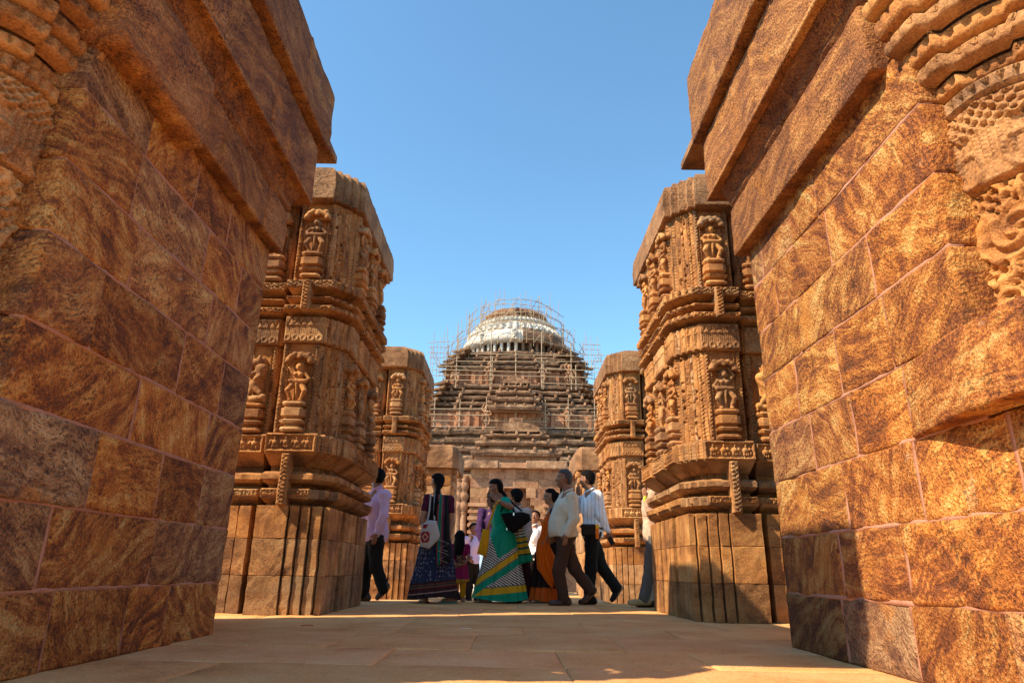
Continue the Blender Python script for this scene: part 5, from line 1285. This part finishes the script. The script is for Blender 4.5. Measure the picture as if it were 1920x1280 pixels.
def bag(name, label, cat, C, u, v, n, outline, thick, mat, straps=(), sr=.010, strapmat=None):
    """soft bag: outline in (u, v) about C, bulging along n"""
    b = thing(name, label, cat, tuple(C)); C = np.array(C, float); u, v, n = unit(u), unit(v), unit(n)
    k = 10; m_ = 48; ol = np.array(outline, float); seg = np.linspace(0, len(ol), m_, endpoint=False); i = seg.astype(int); t = (seg - i)[:, None]
    ring = ol[i] * (1 - t) + ol[(i + 1) % len(ol)] * t; cen = ring.mean(0); V = []
    for j in range(-k, k + 1):
        a = j / k; sc_ = (1 - abs(a) ** 3.2) ** .5 if abs(a) < 1 else 0
        for r in ring: q = cen + (r - cen) * (.25 + .75 * sc_ if abs(a) < 1 else 0); V.append(C + u * q[0] + v * q[1] + n * thick * a)
    V = np.array(V); V = V + (.012 * vnoise(V, 11, 4, 2))[:, None] * n
    obj('bag_body', V, [tuple(q) for q in np.concatenate([gridfaces(m_, 2 * k + 1)])] if False else [((j) * m_ + x, j * m_ + (x + 1) % m_, (j + 1) * m_ + (x + 1) % m_, (j + 1) * m_ + x) for j in range(2 * k) for x in range(m_)], mat, b, smooth=True)
    for s_ in straps: V, Fs = tube(s_, sr, 6); obj('strap', V, Fs, strapmat or mat, b, smooth=True)
    return b
M_nyl = plain('black_nylon', (.008, .007, .007), .8, .1, .2, 40)
bb = bag('shoulder_bag', 'large black shoulder bag on the arm of the woman in green', 'bag', (.09, 9.62, 1.075), (1, 0, 0), (0, 0, 1), (0, -1, 0), [(-.21, .10), (-.05, .12), (.10, .13), (.20, .10), (.22, .02), (.12, -.06), (-.02, -.16), (-.09, -.12), (-.15, -.02)], .07, M_nyl,
    [[(-.12, 9.62, 1.2), (-.06, 9.68, 1.33), (-.04, 9.74, 1.40), (.0, 9.76, 1.39), (.08, 9.66, 1.3), (.18, 9.62, 1.22)]], .012)
V, Fs = rough_box(.055, .075, 9.545, 9.56, 1.15, 1.19, step=.05, r=.004, amp=0); obj('buckle', V, Fs, plain('steel', (.6, .6, .6), .3, metal=.9), bb)
V, Fs = rough_box(-.035, -.02, 9.565, 9.575, .95, .985, step=.05, r=.003, amp=0); obj('zip_tab', V, Fs, plain('steel_tab', (.5, .5, .5), .3, metal=.9), bb)
bag('cloth_bag', 'mustard yellow cloth bag hanging in front of the woman in green', 'bag', (-.335, 9.72, .77), (1, 0, 0), (0, 0, 1), (0, -1, 0), [(-.03, .20), (.07, .20), (.06, 0), (.03, -.17), (-.10, -.13), (-.06, .05)], .05, cloth('mustard_cloth', (.58, .29, .01)),
    [[(-.30, 9.70, .96), (-.25, 9.68, 1.12), (-.20, 9.70, 1.28), (-.17, 9.72, 1.33)]], .016)

# --- woman with plait and cloth bag, seen from behind on the left
M_navy = mat_bands('navy_printed_saree', (.018, .024, .065), [(.13, (.022, .010, .012)), (.145, (.30, .2, .17)), (.20, (.05, .012, .016)), (.215, (.22, .05, .02)), (.235, (.01, .05, .04)), (.25, (.15, .03, .015)), (.275, (.03, .012, .014))], dots=((.16, .17, .24), 26), slope=-.12)
root, P, W = woman('woman with long black hair in a navy printed saree, seen from behind', (-.99, 9.55, 0), dict(
    head=(-.03, 0, 1.585), neck=(-.02, 0, 1.43), chest=(0, 0, 1.20), pelvis=(0, 0, .86),
    arms=[((-.14, -.08, 1.35), (-.195, -.14, 1.06), (-.14, -.17, .85), (.2, 0, -1), (1, 0, 0)), ((.155, .02, 1.35), (.20, .0, 1.04), (.17, -.10, .80), (-.05, -.2, -1), (-1, 0, 0))],
    legs=[((-.05, 0, .84), (-.10, 0, .45), (-.11, 0, .08), (-.08, -.02, 0), (-.2, .14, 0)), ((.06, 0, .84), (.14, -.02, .44), (.22, -.05, .09), (.29, -.06, .025), (.08, -.04, 0))]),
    M_skin, cloth('maroon_blouse_cloth', (.075, .012, .03)), fd=(-.62, .78), nod=.0, hair=dict(plait=[(.0, -.09, 1.55), (.0, -.14, 1.42), (.0, -.21, 1.28), (-.005, -.225, 1.12)]))
skirt(root, [(.98, -.99, 9.55, .155, .14), (.86, -.99, 9.55, .195, .18), (.6, -1.0, 9.55, .235, .2), (.3, -1.0, 9.55, .285, .22), (.06, -.99, 9.55, .335, .25)], 17, M_navy, amp=.026, sd=4)
M_dshawl = mat_bands('dark_striped_drape', (.010, .011, .013), [(.02, (.07, .014, .03)), (.03, (.25, .2, .16)), (.055, (.015, .015, .022)), (.072, (.20, .03, .04)), (.105, (.0, .15, .11)), (.115, (.3, .2, .06)), (.14, (.13, .02, .06)), (.15, (.012, .012, .025))], axis=0, slope=.03)
S = Sdf(); S.ell(W((0, 0, 1.18)), (.15, .17, .21), .05); S.cap(W((.0, 0, 1.1)), W((.0, 0, .93)), .145, .16, .06); S.ell(W((.03, -.03, 1.33)), (.12, .12, .09), .04)
mk(root, 'saree_drape', S, cloth('black_drape_cloth', (.012, .011, .014)), .0095, lambda X, Y, Z: np.maximum(.9 - Z, Z - 1.40), folds(.014, 26, 5, .5))
sheet(root, 'pallu', [W((.075, -.165, 1.40)), W((.09, -.235, 1.15)), W((.115, -.26, .85)), W((.14, -.285, .5))], [(.07, .03, 0), (.08, .02, 0), (.085, .02, .01), (.09, .02, .03)], M_dshawl, wave=.018, nw=2.6, sd=1)
for i, (z0, w_) in enumerate(((.80, .0), (.66, .01))):
    V, Fs = tube([W((.06, -.295, z0)), W((.2, -.305, z0 - .05)), W((.08, -.31, z0 - .11)), W((.19, -.315, z0 - .15))], .004, 6); obj('white_piping', V, Fs, cloth('white_piping_%d' % i, (.4, .36, .32)), root)
V, Fs = tube([W((-.0, -.115, 1.455)), W((.02, -.13, 1.45))], .012, 6); obj('hair_clip', V, Fs, plain('pale_clip', (.6, .6, .62)), root)
tl = plain('teal_rubber', (.03, .25, .22), .7); sandal(root, W((.32, -.06, .008)), W((.07, -.05, 0)), tl); sandal(root, W((-.05, -.04, 0)), W((-.2, .17, 0)), M_bleath)
M_bag = plain('grey_bag_cloth', (.42, .42, .42), .85, .2, .1, 40)
bg_ = bag('cloth_shoulder_bag', 'grey cloth bag with dark red printed panels on the shoulder of the plaited woman', 'bag', (-1.05, 9.26, .88), (1, 0, 0), (0, 0, 1), (0, -1, 0), [(-.115, .11), (-.02, .17), (.08, .16), (.135, -.02), (.12, -.08), (.0, -.20), (-.12, -.17), (-.13, -.02)], .055, M_bag,
    [[(-1.10, 9.27, 1.0), (-1.085, 9.36, 1.2), (-1.09, 9.44, 1.41), (-1.04, 9.47, 1.42), (-1.02, 9.36, 1.2), (-1.0, 9.27, 1.02)]], .013)
M_red = plain('dark_red_print', (.22, .012, .022), .8); M_crm = plain('cream_print', (.55, .40, .28), .8)
def patch(p, z, w_, h_, yy, mat, nm, n=4, rot=0.):
    pts = [(p + w_ * math.cos(2 * math.pi * (k + .5) / n + rot) * 1.41, yy, z + h_ * math.sin(2 * math.pi * (k + .5) / n + rot) * 1.41) for k in range(n)]
    V = pts + [(a, b + .02, c) for a, b, c in pts]; Fs = [tuple(range(n)), tuple(range(n, 2 * n))[::-1]] + [(k, n + k, n + (k + 1) % n, (k + 1) % n) for k in range(n)]
    obj(nm, V, Fs, mat, bg_)
patch(-1.105, .83, .058, .07, 9.202, M_red, 'print_panel'); patch(-1.105, .83, .030, .036, 9.196, M_crm, 'print_motif', 4, .785); patch(-1.105, .83, .017, .02, 9.191, M_red, 'print_motif', 7); [patch(-1.105 + a, .83 + b, .008, .008, 9.196, M_crm, 'print_motif', 5) for a in (-.05, .05) for b in (-.06, .06)]
patch(-1.09, .965, .055, .026, 9.212, M_red, 'print_panel')

# --- woman in orange and black
M_oskirt = mat_bands('black_orange_saree', (.018, .008, .008), [(.20, (.6, .10, .008)), (.215, (.16, .03, .008))])
c_or = cloth('orange_silk', (.78, .135, .006), rough=.55)
root, P, W = woman('woman in an orange and black saree with her hair in a bun', (.55, 10.15, 0), dict(
    head=(.055, 0, 1.475), neck=(.10, 0, 1.33), chest=(.10, 0, 1.10), pelvis=(.04, 0, .78),
    arms=[((.11, -.15, 1.24), (.10, -.21, 1.0), (-.03, -.21, .83), (-.3, 0, -1), (-1, 0, 0)), ((.09, .15, 1.24), (.06, .2, 1.0), (-.05, .2, .8), (-.3, 0, -1), (-1, 0, 0))],
    legs=[((.0, -.08, .76), (-.04, -.08, .42), (-.05, -.08, .08), (.02, -.08, 0), (-.2, -.08, 0)), ((.05, .08, .76), (.1, .08, .42), (.16, .08, .08), (.24, .08, .03), (.03, .08, 0))]),
    M_skin, cloth('dark_maroon_blouse', (.03, .008, .01)), fd=(-1, .1), nod=.1, hair=dict(bun=(-.115, 0, .0)), s=.95)
skirt(root, [(.86, .60, 10.15, .15, .15), (.75, .60, 10.15, .19, .18), (.5, .58, 10.15, .21, .19), (.03, .55, 10.15, .235, .21)], 14, M_oskirt, amp=.024, sd=7)
S = Sdf(); S.ell(W((.09, 0, 1.05)), (.145, .17, .2), .05); S.cap(W((.08, 0, 1.0)), W((.03, 0, .82)), .14, .155, .06)
mk(root, 'saree_drape', S, c_or, .0095, lambda X, Y, Z: np.maximum(.76 - Z, Z - 1.27), folds(.022, 28, 8, .6))
sheet(root, 'pallu', [W((.08, -.15, 1.26)), W((-.01, -.20, 1.0)), W((-.06, -.24, .75)), W((.0, -.25, .52)), W((.13, -.25, .27))], [(.05, 0, .02), (.07, 0, .03), (.10, 0, .02), (.14, 0, .06), (.075, 0, .07)], c_or, wave=.036, nw=2.8, sd=5)
for k in range(9): V, Fs = tube([W((.05 + .02 * k, -.255, .24 + .018 * k)), W((.055 + .021 * k, -.258, .16 + .018 * k))], .004, 4); obj('tassel', V, Fs, c_or if k % 2 else M_hair, root)
sandal(root, W((.03, -.08, 0)), W((-.22, -.08, 0)), M_leath)
for q in (-1, 1): V, Fs = tube([P(.098, q * .053, .006), P(.0, q * .08, .01)], .003, 5); obj('spectacle_arm', V, Fs, M_hair, root)

# --- people farther back
M_lil = cloth('pale_violet_shirt', (.62, .52, .78))
walker('boy in pale violet shirt, hand on hip, standing behind the walkers', (-.78, 14.2, -.2), dict(
    head=(.07, 0, 1.40), neck=(.09, 0, 1.27), chest=(.10, 0, 1.05), pelvis=(.10, 0, .76), hem=.74,
    arms=[((-.07, -.06, 1.19), (-.22, -.12, 1.02), (-.03, -.14, .86), (.7, 0, -.7), (0, 0, 1)), ((.27, 0, 1.19), (.33, .05, .95), (.30, 0, .72), (0, 0, -1), (-1, 0, 0))],
    legs=[((.03, 0, .72), (.02, -.02, .4), (.0, 0, .08), (.03, .06, 0), (.0, -.16, 0)), ((.17, 0, .72), (.18, -.02, .4), (.18, 0, .08), (.18, .06, 0), (.2, -.16, 0))]),
    M_skin2, M_lil, c_black, M_bleath, fd=(.3, -1), fat=.82, hs=.92)
walker('man in a purple shirt and blue jeans behind the woman in green', (-.29, 11.4, -.2), dict(
    head=(.02, .03, 1.76), neck=(.02, .02, 1.62), chest=(.02, 0, 1.38), pelvis=(.01, 0, 1.0), hem=.98,
    arms=[((-.15, 0, 1.52), (-.20, -.06, 1.24), (-.12, -.12, 1.02), (.2, 0, -1), (1, 0, 0)), ((.18, 0, 1.52), (.22, -.04, 1.24), (.18, -.1, 1.0), (0, 0, -1), (-1, 0, 0))],
    legs=[((-.07, 0, .95), (-.08, -.02, .52), (-.09, 0, .1), (-.09, -.06, 0), (-.1, .16, 0)), ((.09, 0, .95), (.10, -.02, .52), (.11, 0, .1), (.11, -.06, 0), (.12, .16, 0))]),
    M_skin2, cloth('purple_shirt_cloth', (.055, .022, .08)), cloth('blue_jeans', (.30, .45, .68)), M_bleath, fd=(.2, 1))
walker('youth in a white shirt looking up, between the green and the orange sarees', (.52, 14.0, -.2), dict(
    head=(.01, 0, 1.65), neck=(.0, 0, 1.51), chest=(.0, 0, 1.27), pelvis=(0, 0, .9), hem=.82,
    arms=[((-.16, 0, 1.41), (-.20, -.02, 1.14), (-.17, -.08, .9), (0, 0, -1), (1, 0, 0)), ((.16, 0, 1.41), (.2, -.02, 1.14), (.17, -.08, .9), (0, 0, -1), (-1, 0, 0))],
    legs=[((-.08, 0, .85), (-.09, -.02, .47), (-.1, 0, .1), (-.1, .06, 0), (-.12, -.16, 0)), ((.08, 0, .85), (.09, -.02, .47), (.1, 0, .1), (.1, .06, 0), (.12, -.16, 0))]),
    M_skin2, cloth('white_shirt_cloth', (.8, .8, .84)), c_black, M_bleath, fd=(-.3, -1), nod=-.15, fat=.92)
walker('person with dark hair in pale clothes just behind the woman in green', (.13, 10.2, 0), dict(
    head=(-.03, 0, 1.46), neck=(-.01, 0, 1.32), chest=(.02, 0, 1.08), pelvis=(.02, 0, .75), hem=.66,
    arms=[((.12, -.12, 1.22), (.16, -.17, .98), (.10, -.2, .78), (-.2, 0, -1), (-1, 0, 0)), ((-.06, .14, 1.22), (-.1, .2, .98), (-.12, .16, .78), (-.2, 0, -1), (1, 0, 0))],
    legs=[((-.02, -.06, .7), (-.02, -.07, .4), (-.0, -.07, .09), (.06, -.07, 0), (-.17, -.07, 0)), ((.06, .08, .7), (.12, .08, .4), (.17, .08, .11), (.25, .08, .06), (.03, .08, 0))]),
    M_skin2, cloth('pale_rose_cloth', (.55, .42, .36)), cloth('maroon_cloth', (.05, .012, .012)), M_leath, fd=(-.5, .85), fat=.85, hs=.95)
M_mag = cloth('magenta_frock', (.24, .008, .07))
root, P, W = woman('girl in a magenta frock and yellow leggings, beside the navy saree', (-.68, 10.0, 0), dict(
    head=(-.02, 0, .885), neck=(-.02, 0, .785), chest=(-.02, 0, .66), pelvis=(-.02, 0, .46),
    arms=[((-.11, -.02, .73), (-.13, -.06, .58), (-.05, -.14, .5), (.8, -.2, -.2), (0, 0, 1)), ((.09, -.02, .73), (.12, -.05, .58), (.05, -.14, .5), (-.8, -.2, -.2), (0, 0, 1))],
    legs=[((-.05, 0, .44), (-.05, -.01, .26), (-.04, 0, .06), (-.04, .04, 0), (-.06, -.1, 0)), ((.04, 0, .44), (.05, -.01, .26), (.06, 0, .06), (.06, .04, 0), (.06, -.1, 0))]),
    M_skin2, M_mag, fd=(-.35, .95), hair=dict(loose=[(-.02, -.05, .88), (-.02, -.07, .76), (-.03, -.08, .66)]), s=.62)
skirt(root, [(.62, -.70, 10.0, .09, .085), (.52, -.70, 10.0, .10, .09), (.27, -.70, 10.0, .155, .13)], 9, mat_bands('magenta_skirt', (.24, .008, .07), [(.30, (.35, .2, .01))]), amp=.012, sd=2, name='frock')
S = Sdf()
for q in (-.05, .045): S.cap(W((q, 0, .34)), W((q + .005, 0, .07)), .05, .036, .01)
mk(root, 'leggings', S, cloth('yellow_legging', (.5, .22, .006)), .009, None, folds(.004, 30, 1))
V, Fs = rough_box(-.73, -.61, 9.84, 9.88, .50, .62, step=.03, r=.018, amp=.008); top(obj('purse', V, Fs, mat_bands('patterned_purse', (.06, .02, .02), [(-9, (0, 0, 0))], dots=((.4, .25, .08), 40))), 'small patterned purse carried by the girl in magenta', 'purse')
S = Sdf(); S.ell((-.99 + .27, 17.0, .05), (.15, .14, .26), .06); S.ell((-.80, 17.0, -.08), (.2, .16, .13), .06); S.cap((-.72, 17.0, .3), (-.72, 17.0, .42), .10, k=.03)
sit = person('person in white sitting far back, glimpsed between the legs of the walkers', (-.75, 17.0, -.2)); mk(sit, 'body', S, cloth('white_wrap', (.6, .58, .55)), .014)
